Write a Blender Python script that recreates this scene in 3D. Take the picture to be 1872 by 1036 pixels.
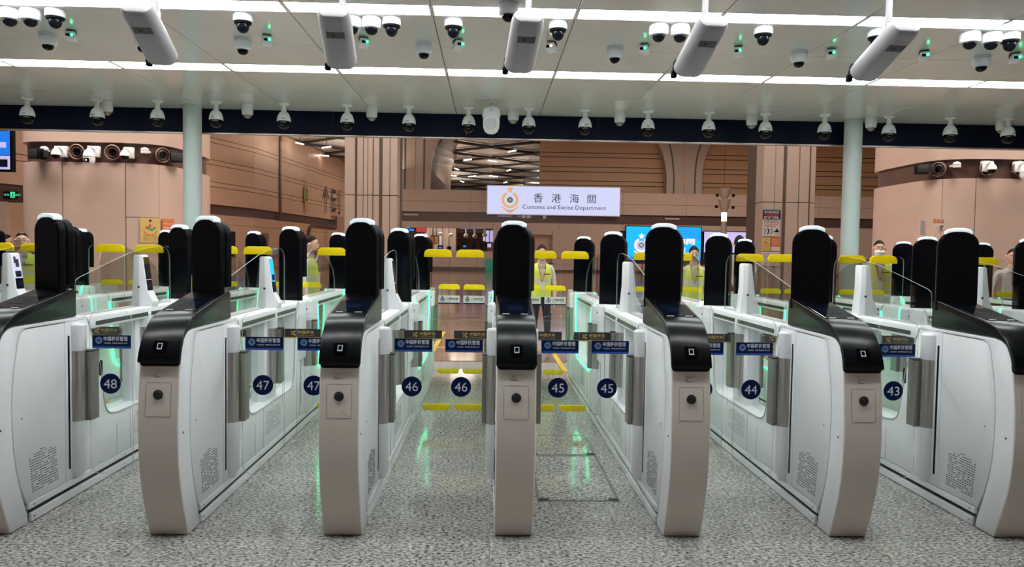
import bpy, bmesh, math, random
from mathutils import Vector, Matrix
random.seed(7)
PI = math.pi
for o in list(bpy.data.objects): bpy.data.objects.remove(o)
S = bpy.context.scene
C = S.collection

# ---------------------------------------------------------------- camera
F, CZ = 1350.0, 1.55
def _cam():
    y = Vector(((895-936)/F, (460-518)/F, 1)).normalized()
    a = Vector((1, .015, 0)); x = (a - y*a.dot(y)).normalized()
    z = x.cross(y)
    if z[1] > 0: z = -z
    return Matrix((x, y, z)).transposed()          # columns: world axes seen from the camera (right, down, forward)
R = _cam()
RT = R.transposed()
def ray(u, v): return RT @ Vector(((u-936)/F, (v-518)/F, 1))
def at(u, v, Y):                                    # the point at depth Y seen in direction (u, v)
    d = ray(u, v); t = Y/d[1]; return Vector((d[0]*t, Y, CZ+d[2]*t))
def atz(u, v, Z):
    d = ray(u, v); t = (Z-CZ)/d[2]; return Vector((d[0]*t, d[1]*t, Z))
def rect(u0, u1, v0, v1, Y):
    um, vm = (u0+u1)/2, (v0+v1)/2
    return at(u0, vm, Y)[0], at(u1, vm, Y)[0], at(um, v1, Y)[2], at(um, v0, Y)[2]
cam = bpy.data.cameras.new('camera'); co = bpy.data.objects.new('camera', cam); C.objects.link(co)
cam.sensor_width = 36; cam.lens = 36*F/1872; cam.clip_start = .05; cam.clip_end = 400
rt, dn, fw = Vector(R[0]), Vector(R[1]), Vector(R[2])
m = Matrix((rt, -dn, -fw)).transposed().to_4x4(); m.translation = (0, 0, CZ); co.matrix_world = m
S.camera = co
# ---------------------------------------------------------------- light
S.view_settings.view_transform = 'Standard'; S.view_settings.look = 'None'
S.view_settings.exposure = 0.78; S.view_settings.gamma = 1; S.view_settings.use_curve_mapping = False
W = bpy.data.worlds.new('world'); S.world = W; W.use_nodes = True
W.node_tree.nodes['Background'].inputs[0].default_value = (1.0, .84, .76, 1)
W.node_tree.nodes['Background'].inputs[1].default_value = .09
try:
    S.cycles.transparent_max_bounces = 40; S.cycles.max_bounces = 8
except Exception: pass
STRIP = 10.3                                         # ceiling light strips
def area(loc, sx, sy, e, col, rot=(0, 0, 0)):
    l = bpy.data.lights.new('hall_area_light', 'AREA'); l.shape = 'RECTANGLE'; l.size = sx; l.size_y = sy; l.energy = e; l.color = col
    o = bpy.data.objects.new('hall_area_light', l); o.location = loc; o.rotation_euler = rot; C.objects.link(o); o['kind'] = 'structure'
for Y, X, e in ((24, -8, 470), (24, 9, 470), (46, -15, 900), (46, 15, 1050), (46, 28, 500), (80, -6, 800), (80, 12, 650), (69, -6, 240)):
    area((X, Y, 11.2 if Y != 69 else 4.9), 9 if Y != 69 else 8, 9 if Y != 69 else 4, e, (1, .82, .68))
for X in (-7, .5, 9): area((X, 10.2, 7.5), 5, 2, 510, (1, .86, .76), (math.radians(52), 0, 0))      # unseen fills added over the bulkhead to brighten the columns
for X, Y in ((-8, 70), (6, 84), (-6, 100), (-12, 60), (10, 112)): area((X, Y, 8.2), 10, 8, 330, (1, .88, .74), (PI, 0, 0))   # added upward fills that brighten the far roof panels

# ---------------------------------------------------------------- materials
def mat(name, col, rough=.5, metal=0, emit=0, ecol=None, spec=.5, coat=0):
    m = bpy.data.materials.new(name); m.use_nodes = True
    b = m.node_tree.nodes['Principled BSDF']
    b.inputs['Base Color'].default_value = (*col, 1); b.inputs['Roughness'].default_value = rough
    b.inputs['Metallic'].default_value = metal; b.inputs['Specular IOR Level'].default_value = spec
    b.inputs['Coat Weight'].default_value = coat
    if emit:
        b.inputs['Emission Color'].default_value = (*(ecol or col), 1); b.inputs['Emission Strength'].default_value = emit
    return m
def vary(m, scale=(3, 3, 3), amt=.12, rough=None, bump=0, detail=4, obj=True):
    """soft procedural variation of the base colour (and a little relief)"""
    nt = m.node_tree; b = nt.nodes['Principled BSDF']; col = tuple(b.inputs['Base Color'].default_value)
    tc = nt.nodes.new('ShaderNodeTexCoord'); mp = nt.nodes.new('ShaderNodeMapping'); mp.inputs['Scale'].default_value = scale
    nz = nt.nodes.new('ShaderNodeTexNoise'); nz.inputs['Scale'].default_value = 1; nz.inputs['Detail'].default_value = detail
    nt.links.new(tc.outputs['Object'], mp.inputs[0]); nt.links.new(mp.outputs[0], nz.inputs['Vector'])
    cr = nt.nodes.new('ShaderNodeValToRGB')
    cr.color_ramp.elements[0].position = .3; cr.color_ramp.elements[1].position = .7
    cr.color_ramp.elements[0].color = tuple(c*(1-amt) for c in col[:3])+(1,)
    cr.color_ramp.elements[1].color = tuple(min(1, c*(1+amt)) for c in col[:3])+(1,)
    nt.links.new(nz.outputs[0], cr.inputs[0]); nt.links.new(cr.outputs[0], b.inputs['Base Color'])
    if bump:
        bp = nt.nodes.new('ShaderNodeBump'); bp.inputs['Strength'].default_value = bump; bp.inputs['Distance'].default_value = .002
        nt.links.new(nz.outputs[0], bp.inputs['Height']); nt.links.new(bp.outputs[0], b.inputs['Normal'])
    return m
def glass(name, tint, refl=.9, rough=.01):
    m = bpy.data.materials.new(name); m.use_nodes = True; nt = m.node_tree; nt.nodes.clear()
    out = nt.nodes.new('ShaderNodeOutputMaterial'); t = nt.nodes.new('ShaderNodeBsdfTransparent'); g = nt.nodes.new('ShaderNodeBsdfGlossy')
    t.inputs[0].default_value = (*tint, 1); g.inputs['Roughness'].default_value = rough; g.inputs[0].default_value = (refl, refl, refl, 1)
    lw = nt.nodes.new('ShaderNodeLayerWeight'); lw.inputs[0].default_value = .5
    pw = nt.nodes.new('ShaderNodeMath'); pw.operation = 'POWER'; pw.inputs[1].default_value = 4; nt.links.new(lw.outputs['Facing'], pw.inputs[0])
    fr = nt.nodes.new('ShaderNodeMath'); fr.operation = 'MULTIPLY_ADD'; fr.inputs[1].default_value = .45; fr.inputs[2].default_value = .03; nt.links.new(pw.outputs[0], fr.inputs[0])
    mx = nt.nodes.new('ShaderNodeMixShader'); nt.links.new(fr.outputs[0], mx.inputs[0]); nt.links.new(t.outputs[0], mx.inputs[1]); nt.links.new(g.outputs[0], mx.inputs[2])
    nt.links.new(mx.outputs[0], out.inputs[0]); return m
def granite():
    m = mat('speckled grey granite', (.4, .4, .4), .09, spec=.35); nt = m.node_tree; b = nt.nodes['Principled BSDF']
    geo = nt.nodes.new('ShaderNodeNewGeometry')
    def noise(sc, det=3, ro=.6, stretch=(1, 1, 1)):
        mp = nt.nodes.new('ShaderNodeMapping'); mp.inputs['Scale'].default_value = stretch
        n = nt.nodes.new('ShaderNodeTexNoise'); n.inputs['Scale'].default_value = sc; n.inputs['Detail'].default_value = det; n.inputs['Roughness'].default_value = ro
        nt.links.new(geo.outputs['Position'], mp.inputs[0]); nt.links.new(mp.outputs[0], n.inputs['Vector']); return n
    def ramp(src, stops):
        r = nt.nodes.new('ShaderNodeValToRGB'); e = r.color_ramp.elements
        while len(e) < len(stops): e.new(.5)
        for k, (p, c) in enumerate(stops): e[k].position = p; e[k].color = (*c, 1)
        nt.links.new(src, r.inputs[0]); return r
    a = ramp(noise(52, 5, .68, (.85, 1.3, 1)).outputs[0], [(.37, (.04, .04, .038)), (.43, (.20, .197, .19)), (.495, (.41, .405, .385)), (.585, (.66, .65, .62))])
    c = ramp(noise(9, 3).outputs[0], [(.3, (.8, .8, .8)), (.7, (1.08, 1.06, 1.03))])
    k = ramp(noise(75, 2).outputs[0], [(.33, (.2, .2, .2)), (.42, (1, 1, 1))])
    mu = nt.nodes.new('ShaderNodeMix'); mu.data_type = 'RGBA'; mu.blend_type = 'MULTIPLY'; mu.inputs[0].default_value = 1
    nt.links.new(a.outputs[0], mu.inputs[6]); nt.links.new(c.outputs[0], mu.inputs[7])
    m2 = nt.nodes.new('ShaderNodeMix'); m2.data_type = 'RGBA'; m2.blend_type = 'MULTIPLY'; m2.inputs[0].default_value = .75
    nt.links.new(mu.outputs[2], m2.inputs[6]); nt.links.new(k.outputs[0], m2.inputs[7])
    nt.links.new(m2.outputs[2], b.inputs['Base Color'])
    return m
M = dict(
 white=vary(mat('white powder coated metal', (.86, .875, .89), .30), (2, 2, 2), .03),
 beige=vary(mat('beige coat with warm light tint', (.79, .705, .625), .45), (3, 3, 3), .03),  # beige mixes coat colour with warm ambient light put into it
 black=mat('satin black plastic', (.0025, .0035, .005), .25, spec=.30),
 gloss=mat('glossy black glass', (.002, .0025, .004), .12, spec=.15),
 pblack=mat('matt black plastic', (.002, .0025, .004), .45, spec=.10),
 dark=mat('dark rubber', (.02, .02, .022), .6),
 groove=mat('grey shadow gap lining', (.28, .28, .29), .6),
 steel=vary(mat('brushed stainless steel', (.46, .44, .41), .30, .9), (60, 60, 1.5), .12),
 steeld=vary(mat('brushed dark steel', (.30, .29, .26), .34, .9), (60, 60, 1.5), .1),
 cap=mat('milky lit cap', (.75, .84, .86), .4, emit=.25, ecol=(.8, .92, 1)),
 green=mat('green light strip', (.1, .9, .45), .4, emit=3.0, ecol=(.03, 1, .36)),
 led=mat('green indicator', (.1, .9, .45), .4, emit=5, ecol=(.02, 1, .3)),
 amber=mat('amber indicator', (.9, .6, .3), .4, emit=3, ecol=(1, .6, .25)),
 yellow=mat('yellow safety plastic', (.86, .64, .0), .4, spec=.25),
 yline=mat('yellow floor tape', (.70, .52, .05), .4),
 navy=mat('navy vinyl', (.002, .011, .06), .4, spec=.12),
 blue=mat('bright blue vinyl', (.01, .07, .34), .35),
 print=mat('white print', (.62, .64, .68), .5),
 dprint=mat('dark print', (.03, .03, .05), .5),
 gold=mat('gold print', (.50, .33, .09), .45),
 red=mat('red print', (.55, .05, .05), .45),
 emb=mat('pale blue print', (.12, .32, .62), .4),
 ceil=vary(mat('satin grey ceiling panel', (.66, .68, .66), .17, spec=.55), (1.5, 1.5, 1.5), .04),
 ceilgap=mat('ceiling joint', (.16, .17, .17), .6),
 strip=mat('light diffuser', (1, 1, 1), .5, emit=STRIP, ecol=(.96, .99, 1.0)),
 beam=mat('navy bulkhead panel', (.002, .006, .022), .4, spec=.12),
 column=vary(mat('pale green white paint', (.58, .66, .64), .30), (4, 4, 1), .03),
 cam=mat('camera white plastic', (.78, .80, .82), .35),
 camd=mat('smoked camera dome', (.003, .004, .006), .12, spec=.18),
 reader=mat('grey white plastic', (.50, .48, .50), .42),
rwin=mat('grey sensor pane', (.10, .10, .11), .3),
 screen=mat('dark display', (.004, .006, .012), .06),
 display=mat('display picture', (.004, .008, .02), .1, emit=.008, ecol=(.05, .2, .45), spec=.2),
 tan=vary(mat('tan stone panel', (.52, .335, .235), .42), (.4, .4, 3), .05),
 tan2=vary(mat('orange tan board', (.50, .29, .155), .42), (.3, .3, 3), .05),
 pink=vary(mat('pinkish beige panel', (.50, .375, .315), .40), (.6, .6, 3), .04),
 pillar=vary(mat('grey beige stone', (.46, .37, .32), .42), (1, 1, .5), .05),
 pgroove=mat('dark joint', (.10, .075, .06), .6),
 brown=mat('dark brown metal band', (.085, .045, .036), .35),
 rdark=mat('dark bronze strip', (.03, .024, .022), .3),
 arch=mat('dark bronze soffit', (.17, .115, .085), .5),
 marble=vary(mat('dark glossy marble', (.13, .10, .09), .12), (.5, .5, .5), .5),
 hfloor=vary(mat('polished brown marble', (.32, .20, .15), .10), (.25, 1.2, 1), .16),
 hfloor2=vary(mat('polished dark brown marble', (.24, .145, .11), .10), (.25, 1.2, 1), .16),
 hceil=mat('white hall ceiling panel', (.72, .66, .60), .6),
 truss=mat('dark steel truss', (.03, .028, .03), .5),
 lamp=mat('linear lamp', (1, 1, 1), .5, emit=14, ecol=(1, .93, .82)),
 signw=mat('lit white sign face', (.12, .12, .14), .5, emit=.52, ecol=(.66, .70, 1.0)),
 signo=mat('lit orange print', (.7, .35, .12), .5, emit=.36, ecol=(.95, .52, .22)),
 signg=mat('lit green print', (.02, .2, .12), .5, emit=.12, ecol=(.02, .35, .2)),
 signk=mat('sign lettering', (.03, .03, .06), .5),
 scyan=mat('cyan screen', (0, .3, .6), .4, emit=.56, ecol=(.0, .42, .85)),
 sblue=mat('blue screen', (0, .1, .5), .4, emit=.5, ecol=(.015, .20, .80)),
 slil=mat('lilac screen', (.4, .4, .7), .4, emit=.48, ecol=(.50, .46, .80)),
 spink=mat('pink screen print', (.8, .6, .7), .4, emit=.55, ecol=(.95, .70, .80)),
 sgreen=mat('green sign light', (.1, .8, .5), .4, emit=.45, ecol=(.05, .80, .35)),
 wlamp=mat('warm lamp glass', (1, .8, .4), .4, emit=2.5, ecol=(1, .72, .28)),
 pyel=mat('yellow poster paper', (.56, .40, .12), .6),
 porg=mat('orange poster paper', (.55, .16, .05), .6),
 pwhite=mat('white poster paper', (.58, .52, .50), .6),
 pteal=mat('teal print', (.10, .28, .32), .6),
 skin=mat('skin', (.62, .41, .31), .5), hair=mat('black hair', (.008, .007, .007), .6, spec=.15),
 shirt=vary(mat('white shirt cloth', (.62, .60, .60), .8), (20, 20, 20), .06),
 trousers=mat('navy trouser cloth', (.012, .014, .03), .8), shoe=mat('black shoe leather', (.01, .01, .01), .3),
 hivis=mat('yellow green vest cloth', (.55, .72, .10), .7), reflect=mat('silver reflective tape', (.55, .58, .55), .45),
 mask=mat('white face mask', (.75, .78, .80), .8), lany=mat('red lanyard', (.45, .04, .04), .7), lip=mat('lips', (.40, .14, .12), .5),
)
M['granite'] = granite()
M['gclear'] = glass('clear door glass', (.985, .994, .990), .6)
M['gedge'] = glass('glass edge', (.80, .88, .86), .8, .2)
_n = M['gedge'].node_tree; _d = _n.nodes.new('ShaderNodeBsdfDiffuse'); _d.inputs[0].default_value = (.62, .74, .70, 1); _x = _n.nodes.new('ShaderNodeMixShader'); _x.inputs[0].default_value = .42
_o = _n.nodes['Material Output']; _s = _o.inputs[0].links[0].from_socket; _n.links.new(_s, _x.inputs[1]); _n.links.new(_d.outputs[0], _x.inputs[2]); _n.links.new(_x.outputs[0], _o.inputs[0])
M['gsmoke'] = glass('smoked grey glass', (.84, .85, .84), .7)
M['ggreen'] = glass('green tinted glass', (.955, .99, .975), .7)

# ---------------------------------------------------------------- mesh builder
class MB:
    def __init__(s): s.v = []; s.f = []; s.m = []; s.k = 0
    def mi(s, k): s.k = k; return s
    def add(s, vs, fs, M_=None):
        b = len(s.v); s.v += [tuple(M_ @ Vector(p)) if M_ else tuple(p) for p in vs]
        s.f += [tuple(b+i for i in f) for f in fs]; s.m += [s.k]*len(fs); return s
    def box(s, x0, x1, y0, y1, z0, z1, M_=None):
        v = [(x, y, z) for z in (z0, z1) for y in (y0, y1) for x in (x0, x1)]
        return s.add(v, [(0, 2, 3, 1), (4, 5, 7, 6), (0, 1, 5, 4), (1, 3, 7, 5), (3, 2, 6, 7), (2, 0, 4, 6)], M_)
    def prism(s, pts, a0, a1, ax='x', M_=None):
        """polygon extruded along an axis: x -> pts are (y,z); y -> (x,z); z -> (x,y)"""
        def P(p, a): return (a, p[0], p[1]) if ax == 'x' else (p[0], a, p[1]) if ax == 'y' else (p[0], p[1], a)
        n = len(pts); v = [P(p, a0) for p in pts]+[P(p, a1) for p in pts]
        f = [tuple(range(n-1, -1, -1)), tuple(range(n, 2*n))]+[(i, (i+1) % n, n+(i+1) % n, n+i) for i in range(n)]
        return s.add(v, f, M_)
    def flat(s, pts, M_=None): return s.add(pts, [tuple(range(len(pts)))], M_)
    def lathe(s, prof, c=(0, 0, 0), n=20, M_=None, ax='z'):
        v = []; f = []
        for r, h in prof:
            for i in range(n):
                a = 2*PI*i/n; p = (r*math.cos(a), r*math.sin(a), h)
                if ax == 'y': p = (p[0], h, p[1])
                if ax == 'x': p = (h, p[0], p[1])
                v.append((p[0]+c[0], p[1]+c[1], p[2]+c[2]))
        for j in range(len(prof)-1):
            for i in range(n): f.append((j*n+i, j*n+(i+1) % n, (j+1)*n+(i+1) % n, (j+1)*n+i))
        f.append(tuple(range(n-1, -1, -1))); f.append(tuple((len(prof)-1)*n+i for i in range(n)))
        return s.add(v, f, M_)
    def tube(s, path, r, n=8, M_=None):
        path = [Vector(p) for p in path]; v = []; f = []
        for j, p in enumerate(path):
            d = (path[min(j+1, len(path)-1)]-path[max(j-1, 0)]).normalized()
            u = d.orthogonal().normalized() if j == 0 else (u-d*u.dot(d)).normalized()
            w = d.cross(u)
            for i in range(n):
                a = 2*PI*i/n; v.append(tuple(p+(u*math.cos(a)+w*math.sin(a))*r))
        for j in range(len(path)-1):
            for i in range(n): f.append((j*n+i, j*n+(i+1) % n, (j+1)*n+(i+1) % n, (j+1)*n+i))
        f.append(tuple(range(n-1, -1, -1))); f.append(tuple((len(path)-1)*n+i for i in range(n)))
        return s.add(v, f, M_)
    def text(s, body, size, x, z, y, align='CENTER', M_=None, width=None, bold=0, res=2, narrow=1):
        """flat lettering in the xz plane facing -y, centred on x"""
        vs, fs, w = text_geo(body, res, bold)
        k = size; kx = size*narrow
        if width: kx = width/w
        ox = {'CENTER': -w/2, 'LEFT': 0, 'RIGHT': -w}[align]
        return s.add([(x+(p[0]+ox)*kx, y, z+p[1]*k) for p in vs], fs, M_)
    def build(s, name, mats, parent=None, bevel=0, seg=2, smooth=True, kind=None, loc=None):
        me = bpy.data.meshes.new(name); me.from_pydata(s.v, [], s.f)
        if not isinstance(mats, (list, tuple)): mats = [mats]
        for q in mats: me.materials.append(M[q] if isinstance(q, str) else q)
        me.polygons.foreach_set('material_index', s.m)
        bm = bmesh.new(); bm.from_mesh(me)
        bmesh.ops.recalc_face_normals(bm, faces=bm.faces)
        if bevel:
            es = [e for e in bm.edges if len(e.link_faces) == 2 and e.calc_face_angle(0) > .6]
            bmesh.ops.bevel(bm, geom=es, offset=bevel, segments=seg, affect='EDGES', clamp_overlap=True, profile=.5)
        bm.to_mesh(me); bm.free()
        if smooth:
            me.polygons.foreach_set('use_smooth', [True]*len(me.polygons)); me.set_sharp_from_angle(angle=.55)
        o = bpy.data.objects.new(name, me); C.objects.link(o)
        if parent is not None: o.parent = parent
        if loc is not None: o.location = loc
        if kind: o['kind'] = kind
        return o
_tc = {}
def text_geo(body, res, bold):
    key = (body, res, bold)
    if key not in _tc:
        c = bpy.data.curves.new('t', 'FONT'); c.body = body; c.size = 1; c.resolution_u = res; c.offset = bold
        o = bpy.data.objects.new('t', c); C.objects.link(o)
        dg = bpy.context.evaluated_depsgraph_get(); me = bpy.data.meshes.new_from_object(o.evaluated_get(dg))
        vs = [(p.co[0], p.co[1]) for p in me.vertices]; fs = [tuple(p.vertices) for p in me.polygons]
        bpy.data.objects.remove(o); bpy.data.curves.remove(c); bpy.data.meshes.remove(me)
        x0 = min(p[0] for p in vs) if vs else 0; x1 = max(p[0] for p in vs) if vs else 1
        _tc[key] = ([(p[0]-x0, p[1]) for p in vs], fs, max(x1-x0, .01))
    return _tc[key]
def empty(name, loc=(0, 0, 0), rz=0):
    o = bpy.data.objects.new(name, None); o.location = loc; o.rotation_euler = (0, 0, rz); o.empty_display_size = .1; C.objects.link(o); return o
def tag(o, label, cat, group=None):
    o['label'] = label; o['category'] = cat
    if group: o['group'] = group
    return o
def struct(o): o['kind'] = 'structure'; return o
def plabel(o, l): o['label'] = l; return o
def kids(o): return [c for c in bpy.data.objects if c.parent == o]
def copy_tree(o, parent=None, skip=()):
    c = o.copy(); C.objects.link(c); c.parent = parent
    for ch in CH.get(o.name, []):
        if ch.name.split('.')[0] in skip: continue
        copy_tree(ch, c)
    return c
CH = {}
def index(root):
    def go(o):
        for c in o.children: CH.setdefault(o.name, []).append(c); go(c)
    go(root)
ORD = ['leftmost', 'second from left', 'third from left', 'fourth from left', 'fifth from left', 'sixth from left', 'seventh from left', 'eighth from left', 'ninth from left', 'tenth from left', 'eleventh from left', 'twelfth from left', 'thirteenth from left', 'fourteenth from left', 'fifteenth from left', 'sixteenth from left', 'seventeenth from left', 'eighteenth from left']
def rrect(x0, x1, z0, z1, r, n=5, corners=(1, 1, 1, 1)):
    """rounded rectangle outline, corners: (x0z0, x1z0, x1z1, x0z1)"""
    out = []
    for (cx, cz, a), k in zip(((x0+r, z0+r, PI), (x1-r, z0+r, 1.5*PI), (x1-r, z1-r, 0), (x0+r, z1-r, .5*PI)), corners):
        if k:
            for i in range(n+1):
                t = a+.5*PI*i/n; out.append((cx+r*math.cos(t), cz+r*math.sin(t)))
        else:
            out.append((x0 if a in (PI, .5*PI) else x1, z0 if a >= PI else z1))
    return out
def circ(x, z, r, n=28): return [(x+r*math.cos(2*PI*i/n), z+r*math.sin(2*PI*i/n)) for i in range(n)]
def star(x, z, r, n=5, q=.42):
    return [(x+(r if i % 2 == 0 else r*q)*math.sin(PI*i/n), z+(r if i % 2 == 0 else r*q)*math.cos(PI*i/n)) for i in range(2*n)]
def disc(mb, x, z, r, y, n=28): mb.flat([(a, y, b) for a, b in circ(x, z, r, n)])

# ================================================================ SETTING: floor
fl = struct(empty('floor'))
MB().box(-16, 16, -4, 10.42, -.06, -.012).build('floor_bed', 'groove', fl, smooth=False)
XS = [-1.01+1.03*k for k in range(-8, 10)]; YS = [3.52-1.03*4+1.03*k for k in range(0, 12)]
tile_me = MB().box(.0014, 1.0286, .0014, 1.0286, -.02, 0).build('floor_tile', 'granite', fl, smooth=False)
tile_me.location = (XS[0], YS[0], 0); tile_me['label'] = 'speckled grey polished granite floor tile'
tiles = 0
for i, x in enumerate(XS[:-1]):
    for j, y in enumerate(YS):
        if (i, j) == (0, 0) or y > 9.5: continue
        if abs(x+.5) > (y+2.2)*.8+1.0: continue
        if i in (9,) and y in (YS[5],): pass
        t = tile_me.copy(); t.location = (x, y, 0); C.objects.link(t)
MB().box(-60, 60, 10.42, 135, -.06, -.004).build('floor_bed', 'hfloor', fl, smooth=False)
k0 = MB().box(.004, 1.196, .004, .896, -.02, 0).build('marble_tile', 'hfloor', fl, smooth=False)
k1 = MB().box(.004, 1.196, .004, .896, -.02, 0).build('marble_tile', 'hfloor2', fl, smooth=False)
k0['label'] = 'polished brown marble floor tile'; k1['label'] = 'darker polished brown marble floor tile'
k0.location = (-6, 10.45, 0); k1.location = (-4.8, 10.45, 0)
for j in range(8):
    for i in range(-7, 8):
        if j == 0 and i in (-5, -4): continue
        t = (k0 if (j*3+i*5) % 4 else k1).copy(); t.location = (i*1.2, 10.45+j*.9, 0); C.objects.link(t)
mb = MB()
for j in range(0, 26): mb.box(-45, 45, 17.8+j*3.6, 18.4+j*3.6, -.003, .0)
mb.build('marble_band', 'hfloor2', fl, smooth=False)
# yellow guide tape on the floor
mb = MB()
for x in (-.86, 1.01): mb.box(x-.035, x+.035, 9.6, 14.2, .0, .002)
mb.box(-.86, 1.01, 11.85, 11.92, .0, .002)
tag(mb.build('floor_tape', 'yline', smooth=False), 'yellow guide lines taped on the floor beyond the gates', 'floor marking')
# steel framed hatches in lane 45
def hatch(x0, x1, y0, y1, lab):
    e = tag(empty('floor_hatch', ((x0+x1)/2, (y0+y1)/2, 0)), lab, 'floor hatch', 'floor hatches in lane 45')
    cx, cy = (x0+x1)/2, (y0+y1)/2; a, b = (x1-x0)/2, (y1-y0)/2
    f = MB(); w = .007
    f.box(-a, a, -b-w, -b+w, 0, .004); f.box(-a, a, b-w, b+w, 0, .004); f.box(-a-w, -a+w, -b-w, b+w, 0, .004); f.box(a-w, a+w, -b-w, b+w, 0, .004)
    f.build('frame', 'steeld', e, smooth=False)
    for sx in (-1, 1): MB().box(sx*(a-.03)-.03, sx*(a-.03)+.03, -b, -b+.035, 0, .006).build('lifting_clip', 'dark', e, smooth=False)
    MB().box(-a+w, a-w, -b+w, b-w, 0, .0025).build('cover_slab', 'granite', e, smooth=False)
hatch(.33, .83, 4.55, 5.56, 'steel framed granite floor hatch nearest the camera in lane 45')
hatch(.33, .83, 5.60, 6.20, 'short steel framed granite hatch behind the first one in lane 45')

# ================================================================ ceiling over the gates
CZT = 3.2
cl = struct(empty('ceiling'))
MB().box(-12, 14, -5, 9.0, 3.23, 3.30).build('ceiling_bed', 'ceilgap', cl, smooth=False)
JX = [.58+k*1.0 for k in range(-9, 10)]
strips = [(5.06, 5.28), (6.79, 7.06), (3.30, 3.54)]
rows = [(.04, 1.79), (1.79, 2.6), (2.6, 3.30), (3.54, 4.3), (4.3, 5.06), (5.28, 6.1), (6.1, 6.79), (7.06, 8.04), (8.04, 9.0)]
for (y0, y1) in rows:
    p = MB().box(.003, .997, y0+.003, y1-.003, CZT, CZT+.025).build('ceiling_panel', 'ceil', cl, bevel=.002, seg=1)
    p.location = (JX[0], 0, 0); p['label'] = 'satin grey metal ceiling panel'
    for x in JX[1:-1]:
        if abs(x+.5) > (y1+1.5)*.85+1.2: continue
        t = p.copy(); t.location = (x, 0, 0); C.objects.link(t)
for r_, (y0, y1) in enumerate(strips):
    row = ['first ceiling row, nearest the camera', 'second ceiling row, above the barriers'][r_] if r_ < 2 else 'rows overhead'
    first = None
    lim = (y1+.2)*.74+1.0
    for i, x in enumerate(JX[:-1]):
        if abs(x+.5) > lim: continue
        if first is None:
            e = empty('ceiling_light', (x, y0, CZT))
            MB().box(.020, .980, .008, y1-y0-.008, .004, .02).build('diffuser', 'strip', e, smooth=False)
            fr = MB(); d = y1-y0
            fr.box(0, 1, 0, .008, 0, .03).box(0, 1, d-.008, d, 0, .03).box(0, .016, 0, d, -.002, .03).box(.984, 1, 0, d, -.002, .03)
            fr.build('frame', 'ceil', e, smooth=False)
            index(e); first = e; n = 0
        else:
            e = copy_tree(first); e.location = (x, y0, CZT); n += 1
        tag(e, ('bright white strip light %s in the %s' % (ORD[n], row)) if r_ < 2 else 'strip light out of the photo above the camera, %s' % ORD[n], 'ceiling light', 'strip lights in the '+row)
# bulkhead
bh = struct(empty('trim_1', (0, 9, 0)))
for i in range(-7, 8):
    MB().box(i*1.6-.797+.5, i*1.6+.797+.5, 0, .06, 2.925, 3.23).build('bulkhead_panel', 'beam', bh, bevel=.003, seg=1)
MB().box(-12, 14, -.004, .07, 2.908, 2.922).build('edge_strip', 'steel', bh, smooth=False)
MB().box(-12, 14, .06, .4, 3.23, 3.6).build('soffit', 'ceilgap', bh, smooth=False)
for n, (u, lab) in enumerate(((352, 'round white steel column at the left in front of the curved wall'), (1558, 'round white steel column at the right behind the gates'))):
    p = at(u, 300, 8.8)
    e = tag(empty('round_column', (p[0], 8.8, 0)), lab, 'column', 'round columns under the bulkhead')
    MB().lathe([(.103, .08), (.103, 3.2)], n=40).build('shaft', 'column', e)
    MB().lathe([(.118, 0), (.118, .075), (.112, .085)], n=40).build('base_collar', 'steel', e)

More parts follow.
